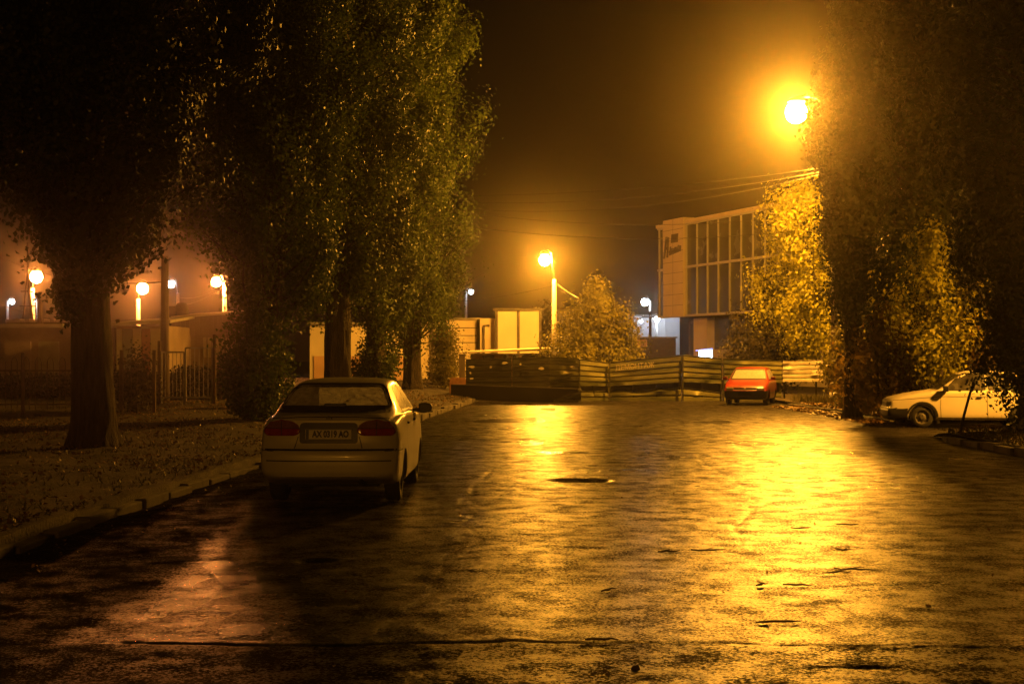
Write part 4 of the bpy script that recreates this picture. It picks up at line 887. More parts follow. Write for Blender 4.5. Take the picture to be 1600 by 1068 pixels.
def body_mesh(st, tail, nose, wheels, Ra, ny=74):
    """st rows: y, zb, w, zbelt, wbelt, zrail, wrail, ztop"""
    st = np.array(st, float); yk = st[:, 0]
    e = np.linspace(0, 1, ny); ys_ = yk[0] + (yk[-1] - yk[0]) * (e - .09 * np.sin(2 * math.pi * e))
    par = [pchip(yk, st[:, k], ys_) for k in range(1, 8)]
    rings = []
    for i, y in enumerate(ys_):
        zb, w, zbe, wbe, zr_, wr, zt = [p[i] for p in par]; zm = zb + (zbe - zb) * .42
        c = [(0, zb), (.72 * w, zb), (.93 * w, zb + .03), (.985 * w, zb + .12), (w, zm), (.995 * w, zm + (zbe - zm) * .55), (w * .5 + wbe * .5 + .012, zbe - .035), (wbe, zbe),
             (wbe + (wr - wbe) * .5 + .012, zbe + (zr_ - zbe) * .5), (wr, zr_), (wr * .86, zr_ + (zt - zr_) * .62), (wr * .5, zr_ + (zt - zr_) * .93), (0, zt)]
        rings.append(catmull(c, 4))
    n = len(rings[0]); V = []; idx = []
    for y, r in zip(ys_, rings):
        row = []
        for j, (x, z) in enumerate(r):
            row.append(len(V)); V.append([x, y, z])
        left = []
        for j in range(n - 2, 0, -1):
            left.append(len(V)); V.append([-r[j][0], y, r[j][1]])
        idx.append(row + left)
    m = len(idx[0]); Fc = []
    for a, b in zip(idx[:-1], idx[1:]):
        for j in range(m): Fc.append((a[j], a[(j + 1) % m], b[(j + 1) % m], b[j]))
    for ring, rev in ((idx[0], False), (idx[-1], True)):             # end caps as rows between the two sides
        for j in range(n - 1):
            ri = [ring[j], ring[j + 1]]; li = [ring[(m - j) % m], ring[(m - j - 1) % m]]
            K = 8; prev = None
            cols = []
            for q in range(K + 1):
                if q == 0: cols.append((ri[0], ri[1])); continue
                if q == K: cols.append((li[0], li[1])); continue
                t = q / K; pr = []
                for s_ in (0, 1):
                    A = np.array(V[ri[s_]]); B_ = np.array(V[li[s_]]); V.append(list(A + (B_ - A) * t)); pr.append(len(V) - 1)
                cols.append(tuple(pr))
            for q in range(K):
                f = [cols[q][0], cols[q][1], cols[q + 1][1], cols[q + 1][0]]; f2 = []
                for v in f:
                    if v not in f2: f2.append(v)
                if len(f2) >= 3: Fc.append(tuple(f2))
    V = np.array(V); L = yk[-1]
    tf = np.clip(1 - V[:, 1] / .7, 0, 1) ** 1.3; nf = np.clip(1 - (L - V[:, 1]) / .8, 0, 1) ** 1.3
    V[:, 1] += tf * (np.interp(V[:, 2], *tail[0]) + tail[1] * (np.abs(V[:, 0]) / .84) ** 3.2)
    V[:, 1] -= nf * (np.interp(V[:, 2], *nose[0]) + nose[1] * (np.abs(V[:, 0]) / .84) ** 3.2)
    me = bpy.data.meshes.new('body'); me.from_pydata(V.tolist(), [], Fc)
    bm = bmesh.new(); bm.from_mesh(me); bmesh.ops.remove_doubles(bm, verts=bm.verts, dist=.0008); bmesh.ops.recalc_face_normals(bm, faces=bm.faces); bm.to_mesh(me)
    bvh = BVHTree.FromBMesh(bm); bm.free()
    o = bpy.data.objects.new('tmp_body', me); COL.objects.link(o); cut = MB()
    for y, z in wheels:
        for s in (-1, 1): cut.tube([(s * .50, y, z), (s * 1.3, y, z)], Ra, 40)
    c = cut.build('tmp_cut', m_black)
    b = o.modifiers.new('b', 'BOOLEAN'); b.operation = 'DIFFERENCE'; b.object = c; b.solver = 'EXACT'; b.use_self = True
    me2 = bpy.data.meshes.new_from_object(o.evaluated_get(bpy.context.evaluated_depsgraph_get()))
    bpy.data.objects.remove(o); bpy.data.objects.remove(c)
    return me2, bvh
def inpoly(p, poly):
    x, y = p; c = False; n = len(poly)
    for i in range(n):
        (x1, y1), (x2, y2) = poly[i], poly[i - 1]
        if (y1 > y) != (y2 > y) and x < (x2 - x1) * (y - y1) / (y2 - y1) + x1: c = not c
    return c
def split(me, preds, parent, mats, names, holes=()):
    """share out the faces of one shell to several part objects; holes = window openings (side, outline)"""
    bm = bmesh.new(); bm.from_mesh(me)
    Lc = max(v.co.y for v in bm.verts) / 2; dead = []
    for f in bm.faces:
        c = f.calc_center_median(); n = f.normal
        for side, poly in holes:
            if side == 'rear' and c.y < Lc and n.y < .1 and n.z > .15 and c.z > .9 and inpoly((c.x, c.z), poly): dead.append(f); break
            if side == 'front' and c.y > Lc and n.y > -.1 and n.z > .15 and c.z > .9 and inpoly((c.x, c.z), poly): dead.append(f); break
            if side == 'side' and abs(n.x) > .5 and c.z > .9 and inpoly((c.y, c.z), poly): dead.append(f); break
    bmesh.ops.delete(bm, geom=dead, context='FACES')
    own = {}
    for f in bm.faces:
        c = f.calc_center_median(); k = 0
        for i, p in enumerate(preds, 1):
            if p(c): k = i; break
        own[f.index] = k
    out = []
    for k in range(len(preds) + 1):
        b2 = bm.copy(); b2.faces.ensure_lookup_table()
        bmesh.ops.delete(b2, geom=[f for f in b2.faces if own[f.index] != k], context='FACES')
        m2 = bpy.data.meshes.new(names[k]); b2.to_mesh(m2); b2.free(); m2.materials.clear(); m2.materials.append(mats[k])
        m2.polygons.foreach_set('use_smooth', [True] * len(m2.polygons)); m2.polygons.foreach_set('material_index', [0] * len(m2.polygons))
        try: m2.set_sharp_from_angle(angle=R(38))
        except Exception: pass
        o = bpy.data.objects.new(names[k], m2); COL.objects.link(o); o.parent = parent; out.append(o)
    bm.free(); return out
DIRS = {'rear': (lambda a, b: Vector((a, -4, b)), Vector((0, 1, 0))), 'front': (lambda a, b: Vector((a, 9, b)), Vector((0, -1, 0))),
        'right': (lambda a, b: Vector((4, a, b)), Vector((-1, 0, 0))), 'left': (lambda a, b: Vector((-4, a, b)), Vector((1, 0, 0)))}
def proj(bvh, side, a, b, off):
    o, d = DIRS[side]; h = bvh.ray_cast(o(a, b), d)
    if h[0] is None:
        h = bvh.find_nearest(o(a, b) + d * (4 if side in ('rear',) else 4.9 if side == 'front' else 3.2)); return h[0] + h[1] * off
    n = h[1]
    if n.dot(d) > 0: n = -n
    return h[0] + n * off
def rnd_poly(pts, r=.03, k=4):
    """round the corners of an outline"""
    out = []; n = len(pts)
    for i in range(n):
        p = Vector(pts[i]); a = Vector(pts[i - 1]); b = Vector(pts[(i + 1) % n]); da = (a - p); db = (b - p)
        ra = min(r, da.length * .45); rb = min(r, db.length * .45); s = p + da.normalized() * ra; e = p + db.normalized() * rb
        for q in range(k + 1):
            t = q / k; out.append(tuple(s * (1 - t) ** 2 + p * 2 * t * (1 - t) + e * t * t))
    return out
def patch(bvh, side, pts, mat, name, parent, off=.004, cuts=4, depth=.0):
    bm = bmesh.new(); vs = [bm.verts.new((p[0], p[1], 0)) for p in pts]
    f = bm.faces.new(vs); bmesh.ops.triangulate(bm, faces=[f])
    for _ in range(2): bmesh.ops.subdivide_edges(bm, edges=[e for e in bm.edges if e.calc_length() > .07], cuts=2, use_grid_fill=True)
    bmesh.ops.triangulate(bm, faces=bm.faces)
    if depth:
        pass
    for v in bm.verts: v.co = proj(bvh, side, v.co.x, v.co.y, off)
    bmesh.ops.recalc_face_normals(bm, faces=bm.faces)
    d = DIRS[side][1]
    if sum((f.normal.dot(d) for f in bm.faces)) > 0: bmesh.ops.reverse_faces(bm, faces=bm.faces)
    me = bpy.data.meshes.new(name); bm.to_mesh(me); bm.free(); me.materials.append(mat)
    me.polygons.foreach_set('use_smooth', [True] * len(me.polygons))
    o = bpy.data.objects.new(name, me); COL.objects.link(o); o.parent = parent
    if depth: s = o.modifiers.new('Solidify', 'SOLIDIFY'); s.thickness = depth; s.offset = 1
    return o
def ribbon(bvh, side, pts, w, mb, off=.003, closed=False, step=.05):
    P2 = [Vector(p) for p in pts]
    if closed: P2.append(P2[0])
    d2 = []
    for a, b in zip(P2[:-1], P2[1:]):
        n = max(1, int((b - a).length / step)); d2 += [a.lerp(b, k / n) for k in range(n)]
    d2.append(P2[-1]); L = []
    for i, p in enumerate(d2):
        t = (d2[min(i + 1, len(d2) - 1)] - d2[max(i - 1, 0)]).normalized(); nrm = Vector((-t.y, t.x)) * w / 2
        L.append((proj(bvh, side, *(p + nrm), off), proj(bvh, side, *(p - nrm), off)))
    vs = [q for l in L for q in l]
    mb.add(vs, [(2 * i, 2 * i + 1, 2 * i + 3, 2 * i + 2) for i in range(len(L) - 1)])
m_tyre = pmat('tyre_rubber', (.012, .012, .012), (.02, .018, .016), 8, .8)
m_rim = pmat('steel_rim', (.22, .21, .20), (.30, .29, .27), 5, .45, metal=.5)
m_rimd = pmat('dark_steel_rim', (.05, .045, .04), (.09, .08, .07), 6, .6)
m_blk = pmat('black_trim_plastic', (.010, .010, .010), (.016, .015, .014), 6, .45)
m_seam = pmat('panel_gap', (.006, .006, .006), None, rough=.8)
m_under = pmat('wheel_well', (.008, .008, .008), None, rough=.9)
def wheel(parent, x, y, r, w, rim, s):
    """s = +1 outer side towards +x"""
    mb = MB(); prof = [(r * .62, -w / 2), (r * .93, -w / 2), (r * .99, -w * .36), (r, -w * .2), (r, w * .2), (r * .99, w * .36), (r * .93, w / 2), (r * .64, w / 2), (r * .60, w * .3), (r * .6, -w * .3), (r * .62, -w / 2)]
    mb.lathe(prof, (0, 0, 0), 'x', 36); wh = mb.build('wheel', m_tyre, parent, smooth=True); wh.location = (x, y, r)
    mb = MB(); q = s * w
    mb.lathe([(r * .64, q * .46), (r * .60, q * .40), (r * .55, q * .25), (r * .30, q * .34), (r * .26, q * .42), (r * .12, q * .44), (.001, q * .44)], (0, 0, 0), 'x', 30)
    for k in range(4): a = k * math.pi / 2 + .4; mb.tube([(q * .38, r * .19 * math.cos(a), r * .19 * math.sin(a)), (q * .47, r * .19 * math.cos(a), r * .19 * math.sin(a))], .012, 6)
    rm = mb.build('rim', rim, wh, smooth=True)
    mb = MB()
    for k in range(8):
        a = k * math.pi / 4; c = (q * .315, r * .43 * math.cos(a), r * .43 * math.sin(a)); mb.lathe([(.001, q * .03), (r * .065, q * .03), (r * .07, -q * .05)], c, 'x', 8)
    mb.build('rim_slots', m_seam, wh); return wh
def plate_text(txt, size, mat, parent, M, ext=.0008, width=None):
    cu = bpy.data.curves.new('characters', 'FONT'); cu.body = txt; cu.size = size; cu.extrude = ext; cu.align_x = 'CENTER'; cu.align_y = 'CENTER'; cu.offset = .0035 * size / .08
    t = bpy.data.objects.new('t', cu); COL.objects.link(t)
    me = bpy.data.meshes.new_from_object(t.evaluated_get(bpy.context.evaluated_depsgraph_get())); bpy.data.objects.remove(t)
    if width:
        w = max(v.co.x for v in me.vertices) - min(v.co.x for v in me.vertices); me.transform(Matrix.Diagonal((width / w, 1, 1, 1)))
    me.transform(M); me.materials.clear(); me.materials.append(mat)
    o = bpy.data.objects.new('characters', me); COL.objects.link(o); o.parent = parent; return o
def dew(name, c1, c2, r1, r2, tr=.5, tp=0, **k):
    m = pmat(name, c1, c2, 3.0, r1, r2, bump=.12, bscale=160, bdist=.002, stretch=(5, 5, .7), spec=.6, **k)
    nt = m.node_tree; bs = nt.nodes['Principled BSDF']; t = nt.nodes.new('ShaderNodeBsdfTranslucent'); mx = nt.nodes.new('ShaderNodeMixShader'); mx.inputs[0].default_value = tr
    l = bs.inputs['Base Color'].links
    if l:
        g = nt.nodes.new('ShaderNodeMix'); g.data_type = 'RGBA'; g.blend_type = 'ADD'; g.inputs[0].default_value = 1; g.inputs[7].default_value = (.35, .35, .34, 1); nt.links.new(l[0].from_socket, g.inputs[6]); nt.links.new(g.outputs[2], t.inputs[0])
    nt.links.new(bs.outputs[0], mx.inputs[1]); nt.links.new(t.outputs[0], mx.inputs[2]); nt.links.new(mx.outputs[0], nt.nodes['Material Output'].inputs[0])
    if tp:
        tb = nt.nodes.new('ShaderNodeBsdfTransparent'); m2 = nt.nodes.new('ShaderNodeMixShader'); nt.links.new(_map(nt, _noise(nt, 3.5, 8, (5, 5, .7)), .35, .65, tp * .5, tp * 1.3), m2.inputs[0]); nt.links.new(mx.outputs[0], m2.inputs[1]); nt.links.new(tb.outputs[0], m2.inputs[2]); nt.links.new(m2.outputs[0], nt.nodes['Material Output'].inputs[0])
    return m

# ---- pale sedan seen from behind
m_sil = pmat('champagne_paint', (.52, .49, .42), (.58, .55, .47), 1.5, .36, .46, metal=.12, bump=.10, bscale=190, bdist=.002, coat=.35)
m_dew = dew('dewy_side_glass', (.40, .40, .37), (.55, .55, .52), .30, .45, tp=.22)
m_dewr = dew('streaked_rear_glass', (.60, .58, .53), (.92, .90, .84), .35, .55, tr=.3, tp=.32, detail=8)
m_dewx = dew('dewy_windscreen', (.30, .30, .28), (.50, .50, .47), .35, .5, tr=.8, tp=.22)
m_red = pmat('red_lens', (.22, .006, .004), (.30, .012, .006), 30, .16, spec=.6, coat=.5)
m_smoke = pmat('pinkish_lens', (.16, .055, .035), (.22, .08, .05), 30, .16, spec=.6, coat=.5)
m_plate = pmat('plate_white', (.50, .47, .42), (.58, .55, .50), 14, .5)
m_ink = pmat('plate_black', (.008, .008, .008), None, rough=.6)
m_pblue = pmat('plate_blue', (.015, .03, .16), None, rough=.5)
car = thing('sedan_car', 'pale champagne sedan with dew covered windows parked facing away beside the left kerb', 'car', (-2.17, 16.72, 0), R(-.6))
ST = [(0, .36, .78, .985, .70, 1.04, .60, 1.075), (.05, .33, .815, 1.0, .715, 1.055, .61, 1.09), (.3, .27, .84, 1.03, .735, 1.085, .635, 1.115), (.62, .21, .845, 1.05, .755, 1.115, .66, 1.145), (.80, .2, .845, 1.06, .765, 1.165, .665, 1.20), (1.02, .2, .845, 1.065, .775, 1.30, .625, 1.335),
      (1.28, .2, .845, 1.07, .78, 1.395, .585, 1.44), (1.6, .2, .845, 1.07, .785, 1.43, .57, 1.485), (2.1, .2, .845, 1.06, .785, 1.44, .57, 1.505), (2.6, .2, .845, 1.04, .785, 1.42, .575, 1.485), (2.9, .2, .845, 1.03, .785, 1.34, .60, 1.40), (3.2, .2, .84, 1.015, .78, 1.17, .66, 1.215),
      (3.48, .2, .84, .99, .77, 1.03, .69, 1.06), (3.8, .21, .83, .93, .745, .955, .67, .985), (4.05, .23, .80, .85, .70, .875, .62, .90), (4.2, .27, .75, .74, .64, .76, .56, .78), (4.24, .32, .70, .68, .6, .70, .52, .71)]
me, bvh = body_mesh(ST, (([.3, .40, .5, .62, .66, .69, .74, .9, 1.02, 1.08], [.07, .015, 0, .0, .02, .075, .085, .10, .125, .19]), .15), (([.3, .5, .65, .72], [.06, 0, .03, .08]), .22), ((.86, .30), (3.38, .30)), .345)
split(me, [lambda c: c.z < .655 and c.y < .62, lambda c: c.z < .52 and c.y > 3.72], car, [m_sil, m_sil, m_sil], ['body', 'rear_bumper', 'front_bumper'],
      [('rear', [(-.64, 1.165), (.64, 1.165), (.545, 1.37), (.49, 1.40), (-.49, 1.40), (-.545, 1.37)]), ('front', [(-.61, 1.075), (.61, 1.075), (.5, 1.385), (-.5, 1.385)]), ('side', [(1.30, 1.12), (2.03, 1.115), (2.05, 1.385), (1.75, 1.38), (1.50, 1.33)]), ('side', [(2.15, 1.115), (2.88, 1.08), (2.60, 1.365), (2.17, 1.385)])])
mb = MB()
ribbon(bvh, 'rear', [(-.80, .672), (.80, .672)], .022, mb, .004); ribbon(bvh, 'right', [(.10, .66), (.50, .66)], .012, mb, .003); ribbon(bvh, 'left', [(.10, .66), (.50, .66)], .012, mb, .003)
ribbon(bvh, 'rear', [(-.40, .69), (-.36, .83)], .009, mb); ribbon(bvh, 'rear', [(.40, .69), (.36, .83)], .009, mb)
ribbon(bvh, 'rear', [(-.70, 1.035), (-.3, 1.055), (.3, 1.055), (.70, 1.035)], .010, mb)
for s in ('right', 'left'):
    ribbon(bvh, s, [(2.18, 1.06), (2.16, .80), (2.15, .30)], .009, mb); ribbon(bvh, s, [(3.18, 1.02), (3.20, .8), (3.10, .30)], .009, mb); ribbon(bvh, s, [(1.20, .9), (1.16, .75), (1.28, .55), (1.34, .30)], .009, mb)
    ribbon(bvh, s, [(1.30, .27), (3.0, .27)], .012, mb); ribbon(bvh, s, [(1.05, 1.078), (2.0, 1.075), (3.1, 1.03)], .014, mb)
mb.build('panel_gap', m_seam, car)
# rear window with black surround
o2 = [(-.675, 1.150), (.675, 1.150), (.655, 1.22), (.565, 1.375), (.49, 1.425), (-.49, 1.425), (-.565, 1.375), (-.655, 1.22)]
o3 = [(-.66, 1.150), (.66, 1.150), (.645, 1.215), (.565, 1.37), (.495, 1.415), (-.495, 1.415), (-.565, 1.37), (-.645, 1.215)]
mb = MB(); ribbon(bvh, 'rear', rnd_poly(o3, .05), .045, mb, .006, closed=True); sur = mb.build('rear_window', m_blk, car)
i2 = [(-.66, 1.150), (.66, 1.150), (.645, 1.215), (.565, 1.37), (.495, 1.415), (-.495, 1.415), (-.565, 1.37), (-.645, 1.215)]
patch(bvh, 'rear', rnd_poly(i2, .05), m_dewr, 'pane', sur, .004)
# boot lip shadow drawn as a black strip, wiper-like high brake light behind the glass
mb = MB(); a = proj(bvh, 'rear', 0, 1.165, .03); mb.box((0, a.y - .0, 1.180), (.27, .06, .04)); mb.build('high_brake_light', m_blk, car, bevel=.012)
mb = MB(); ribbon(bvh, 'rear', [(-.68, 1.112), (0, 1.118), (.68, 1.112)], .03, mb, .004); mb.build('boot_lip_shadow', m_blk, car)
for s, nm in (('right', 1), ('left', -1)):
    for pl in ([(1.22, 1.10), (2.05, 1.095), (2.07, 1.405), (1.72, 1.40), (1.45, 1.34)], [(2.13, 1.095), (2.98, 1.055), (2.62, 1.385), (2.15, 1.405)]):
        w = patch(bvh, s, rnd_poly(pl, .03), m_dew, 'side_window', car, .005)
        mb = MB(); ribbon(bvh, s, rnd_poly(pl, .03), .022, mb, .007, closed=True); mb.build('window_seal', m_blk, w)
    mb = MB()
    for yy in (1.34, 2.28): mb.box(tuple(proj(bvh, s, yy, .945, .012)), (.03, .15, .03))
    mb.build('door_handle', m_blk, car, bevel=.01)
    c = proj(bvh, s, 2.78, 1.055, .0)
    mb = MB(); M0 = [(.0, -.065), (.09, -.07), (.17, -.05), (.185, .0), (.17, .055), (.09, .07), (.0, .06)]
    mb.prism(rnd_poly([(nm * (a_ + .09), b_) for a_, b_ in M0], .03), lambda a_, b_, q, c=c: (c.x + a_, c.y - .04 + q * (1), c.z + .025 + b_), .11)
    mb.bar((c.x - nm * .04, c.y + .03, c.z - .01), (c.x + nm * .12, c.y + .02, c.z + .0), .05, .05); mb.build('wing_mirror', m_blk, car, bevel=.015)
    # tail lamps: round ended lens, smoky upper half, red lower half
    L = [(.335, .90), (.36, .965), (.44, 1.01), (.58, 1.022), (.70, .995), (.765, .93), (.78, .862), (.74, .835), (.40, .838), (.35, .862)]
    tl = patch(bvh, 'rear', rnd_poly([(nm * a_, b_) for a_, b_ in L], .03), m_red, 'tail_light', car, .008, depth=.008)
    U = [(.345, .925), (.37, .965), (.45, 1.004), (.58, 1.013), (.69, .988), (.75, .925)]
    patch(bvh, 'rear', [(nm * a_, b_) for a_, b_ in U], m_smoke, 'upper_lens', tl, .019)
    mb = MB(); ribbon(bvh, 'rear', [(nm * .56, .845), (nm * .56, 1.01)], .008, mb, .021); ribbon(bvh, 'rear', [(nm * .345, .922), (nm * .755, .922)], .008, mb, .021); mb.build('lens_divider', m_seam, tl)
    hl = patch(bvh, 'front', rnd_poly([(nm * a_, b_) for a_, b_ in ((.36, .60), (.66, .60), (.68, .70), (.40, .71))], .03), m_plate, 'headlight', car, .006)
# number plate in its recess
rc = patch(bvh, 'rear', rnd_poly([(-.345, .748), (.345, .748), (.345, .96), (.315, .992), (-.315, .992), (-.345, .96)], .04), m_blk, 'plate_recess', car, .004)
a = proj(bvh, 'rear', 0, .86, .016); Mx = Matrix.Translation((0, a.y, .855)) @ Matrix.Rotation(R(90 - 6), 4, 'X')
mb = MB(); mb.box((0, 0, 0), (.545, .118, .006)); pl = mb.build('number_plate', m_plate, car); pl.data.transform(Mx)
plate_text('AX 0319 AO', .105, m_ink, pl, Mx @ Matrix.Translation((.026, 0, .0042)), width=.435)
mb = MB(); mb.box((-.250, 0, .0036), (.036, .112, .001)); bl = mb.build('country_strip', m_pblue, pl); bl.data.transform(Mx)
mb = MB(); mb.box((0, .062, .006), (.56, .014, .008)); mb.box((0, -.062, .006), (.56, .014, .008)); fr = mb.build('plate_frame', m_blk, pl); fr.data.transform(Mx)
a = proj(bvh, 'rear', 0, 1.035, .004); mb = MB(); mb.lathe([(.032, -.006), (.036, 0), (.028, .004), (.022, -.004)], tuple(a), 'y', 18); mb.tube([(-.016, a.y - .004, 1.02), (0, a.y - .004, 1.05), (.016, a.y - .004, 1.02)], .004, 5); mb.build('badge', m_rim, car)
mb = MB(); ribbon(bvh, 'rear', [(-.74, .545), (.74, .545)], .014, mb, .003); mb.build('bumper_crease', m_seam, car)
for x, y in ((.70, .86), (-.70, .86), (.70, 3.38), (-.70, 3.38)): wheel(car, x, y, .297, .185, m_rim, 1 if x > 0 else -1)
mb = MB(); mb.box((0, 2.1, .255), (1.1, 3.3, .09)); mb.tube([(-.5, .86, .3), (.5, .86, .3)], .05, 8); mb.tube([(.38, .05, .30), (.38, .5, .29)], .03, 10); mb.build('underbody', m_under, car)
mb = MB()
for sgn in (-1, 1):
    a = Vector((sgn * .27, 3.36, 1.10)); mb.bar(a, (sgn * .05, 3.14, 1.24), .012)
mb.build('wiper', m_blk, car)
patch(bvh, 'front', rnd_poly([(-.62, 1.06), (.62, 1.06), (.52, 1.40), (-.52, 1.40)], .05), m_dewx, 'windscreen', car, .005)

# ---- red hatchback facing the camera
m_redp = pmat('red_paint', (.20, .018, .010), (.25, .024, .013), 1.5, .34, .42, coat=.5, bump=.06, bscale=190, bdist=.002)
m_dewf = dew('frosted_windscreen', (.40, .39, .34), (.55, .54, .48), .30, .42)
m_headl = pmat('headlight_glass', (.16, .15, .13), (.24, .23, .20), 30, .12, spec=.8, coat=.6)
car = thing('red_hatchback', 'red hatchback with black bumpers and frosted windscreen parked in front of the metal fence', 'car', (9.72, 56.6, 0), R(180 - 16.0))
SH = [(0, .34, .74, .86, .70, .95, .62, .98), (.08, .28, .81, .89, .745, 1.06, .63, 1.10), (.3, .22, .83, .91, .765, 1.27, .60, 1.31), (.55, .2, .83, .92, .775, 1.35, .58, 1.39), (1.1, .2, .83, .93, .78, 1.385, .575, 1.43), (1.7, .2, .83, .93, .78, 1.38, .58, 1.43), (2.1, .2, .83, .92, .78, 1.33, .59, 1.38),
      (2.45, .2, .83, .915, .775, 1.12, .655, 1.16), (2.78, .2, .825, .90, .76, .935, .69, .965), (3.2, .21, .82, .84, .735, .86, .66, .89), (3.6, .22, .80, .75, .70, .765, .63, .785), (3.78, .24, .78, .68, .68, .70, .6, .71), (3.84, .3, .74, .64, .66, .65, .58, .66)]

me, bvh = body_mesh(SH, (([.3, .5, .9, 1.2], [.0, 0, .04, .04]), .12), (([.3, .45, .56, .60, .72], [.03, 0, 0, .05, .06]), .13), ((.62, .28), (3.03, .28)), .33)
split(me, [lambda c: c.z < .545 and c.y > 3.35, lambda c: c.z < .52 and c.y < .45], car, [m_redp, m_blk, m_blk], ['body', 'front_bumper', 'rear_bumper'],
      [('front', [(-.63, 1.0), (.63, 1.0), (.51, 1.31), (-.51, 1.31)]), ('rear', [(-.57, 1.0), (.57, 1.0), (.5, 1.26), (-.5, 1.26)]), ('side', [(.46, .99), (1.28, .99), (1.28, 1.30), (.70, 1.28)]), ('side', [(1.41, .99), (2.36, .98), (2.10, 1.27), (1.41, 1.30)])])
mb = MB(); ribbon(bvh, 'front', rnd_poly([(-.66, .97), (.66, .97), (.535, 1.335), (-.535, 1.335)], .05), .05, mb, .006, closed=True); ws = mb.build('windscreen', m_blk, car)
patch(bvh, 'front', rnd_poly([(-.645, .985), (.645, .985), (.525, 1.325), (-.525, 1.325)], .05), m_dewf, 'pane', ws, .004)
patch(bvh, 'front', rnd_poly([(-.40, .575), (.40, .575), (.41, .665), (-.41, .665)], .02), m_blk, 'grille', car, .006)
a = proj(bvh, 'front', 0, .62, .012); mb = MB(); mb.lathe([(.001, .012), (.038, .01), (.045, 0)], tuple(a), 'y', 18); mb.build('badge', m_rim, car)
for s, nm in (('right', 1), ('left', -1)):
    hl = patch(bvh, 'front', rnd_poly([(nm * a_, b_) for a_, b_ in ((.42, .575), (.70, .575), (.71, .66), (.43, .67))], .03), m_headl, 'headlight', car, .007, depth=.012)
    patch(bvh, s, rnd_poly([(.40, .96), (1.30, .965), (1.30, 1.33), (.66, 1.31)], .04), m_dew, 'side_window', car, .005); patch(bvh, s, rnd_poly([(1.38, .965), (2.45, .955), (2.12, 1.30), (1.38, 1.33)], .04), m_dew, 'side_window', car, .005)
    c = proj(bvh, s, 2.42, .93, 0); mb = MB(); mb.prism(rnd_poly([(nm * (.05 + a_), b_) for a_, b_ in ((0, -.06), (.17, -.055), (.18, .06), (0, .07))], .03), lambda a_, b_, q, c=c: (c.x + a_, c.y - .05 + q, c.z + .06 + b_), .11)
    mb.bar((c.x - nm * .03, c.y, c.z), (c.x + nm * .08, c.y, c.z + .04), .05); mb.build('wing_mirror', m_redp, car, bevel=.015)
    patch(bvh, 'rear', rnd_poly([(nm * a_, b_) for a_, b_ in ((.55, .62), (.74, .62), (.72, .85), (.57, .85))], .03), m_red, 'tail_light', car, .006)
    mb = MB(); ribbon(bvh, s, [(1.34, .93), (1.34, .25)], .01, mb); ribbon(bvh, s, [(2.55, .90), (2.58, .25)], .01, mb); ribbon(bvh, s, [(.95, .45), (2.65, .45)], .05, mb, .008); mb.build('side_strip', m_blk, car)
patch(bvh, 'rear', rnd_poly([(-.6, .98), (.6, .98), (.52, 1.28), (-.52, 1.28)], .05), m_dew, 'rear_window', car, .005)
a = proj(bvh, 'front', 0, .44, .012); mb = MB(); mb.box((0, a.y, .43), (.52, .014, .115)); pl = mb.build('number_plate', m_under, car)  # shade on the front of the car put into a black plate
mb = MB(); ribbon(bvh, 'front', [(-.70, .70), (0, .705), (.70, .70)], .010, mb); mb.build('bonnet_gap', m_seam, car)
for x, y in ((.69, .62), (-.69, .62), (.69, 3.03), (-.69, 3.03)): wheel(car, x, y, .285, .18, m_rimd, 1 if x > 0 else -1)
mb = MB(); mb.box((0, 1.85, .26), (1.05, 2.9, .09)); mb.build('underbody', m_under, car)

# ---- pale hatchback at right, side on, nose to the left
m_ivory = pmat('ivory_paint', (.60, .55, .42), (.66, .61, .48), 1.2, .40, .5, coat=.2, bump=.05, bscale=120, bdist=.002)
m_dkw = pmat('dim_side_glass', (.035, .032, .028), (.09, .085, .07), 4, .14, .35, spec=.6)
wc = G(1440, 668.5)
ANG = R(90 - 7)
car = thing('pale_hatchback', 'pale ivory hatchback with black bumper parked side on under the dark trees at right', 'car', (0, 0, 0), ANG)
SF = [(0, .32, .72, .85, .70, .93, .60, .96), (.06, .28, .79, .88, .735, 1.00, .62, 1.04), (.28, .22, .81, .91, .75, 1.22, .60, 1.26), (.55, .2, .81, .925, .755, 1.36, .575, 1.40), (1.1, .2, .81, .935, .76, 1.40, .57, 1.445), (1.7, .2, .81, .935, .76, 1.395, .575, 1.445), (1.98, .2, .81, .93, .76, 1.34, .585, 1.395),
      (2.35, .2, .81, .925, .755, 1.14, .65, 1.18), (2.68, .2, .81, .915, .745, .945, .69, .97), (3.1, .2, .81, .86, .735, .88, .67, .905), (3.55, .21, .80, .78, .73, .80, .66, .82), (3.86, .22, .785, .70, .72, .715, .65, .73), (3.93, .26, .76, .66, .70, .675, .63, .685)]
me, bvh = body_mesh(SF, (([.3, .5, .9, 1.2], [0, 0, .05, .05]), .08), (([.2, .35, .48, .50, .55, .7], [.06, .0, .0, .05, .06, .07]), .07), ((.62, .275), (3.04, .275)), .34)
split(me, [lambda c: c.z < .495 and c.y > 3.40, lambda c: c.z < .50 and c.y < .35], car, [m_ivory, m_blk, m_blk], ['body', 'front_bumper', 'rear_bumper'])
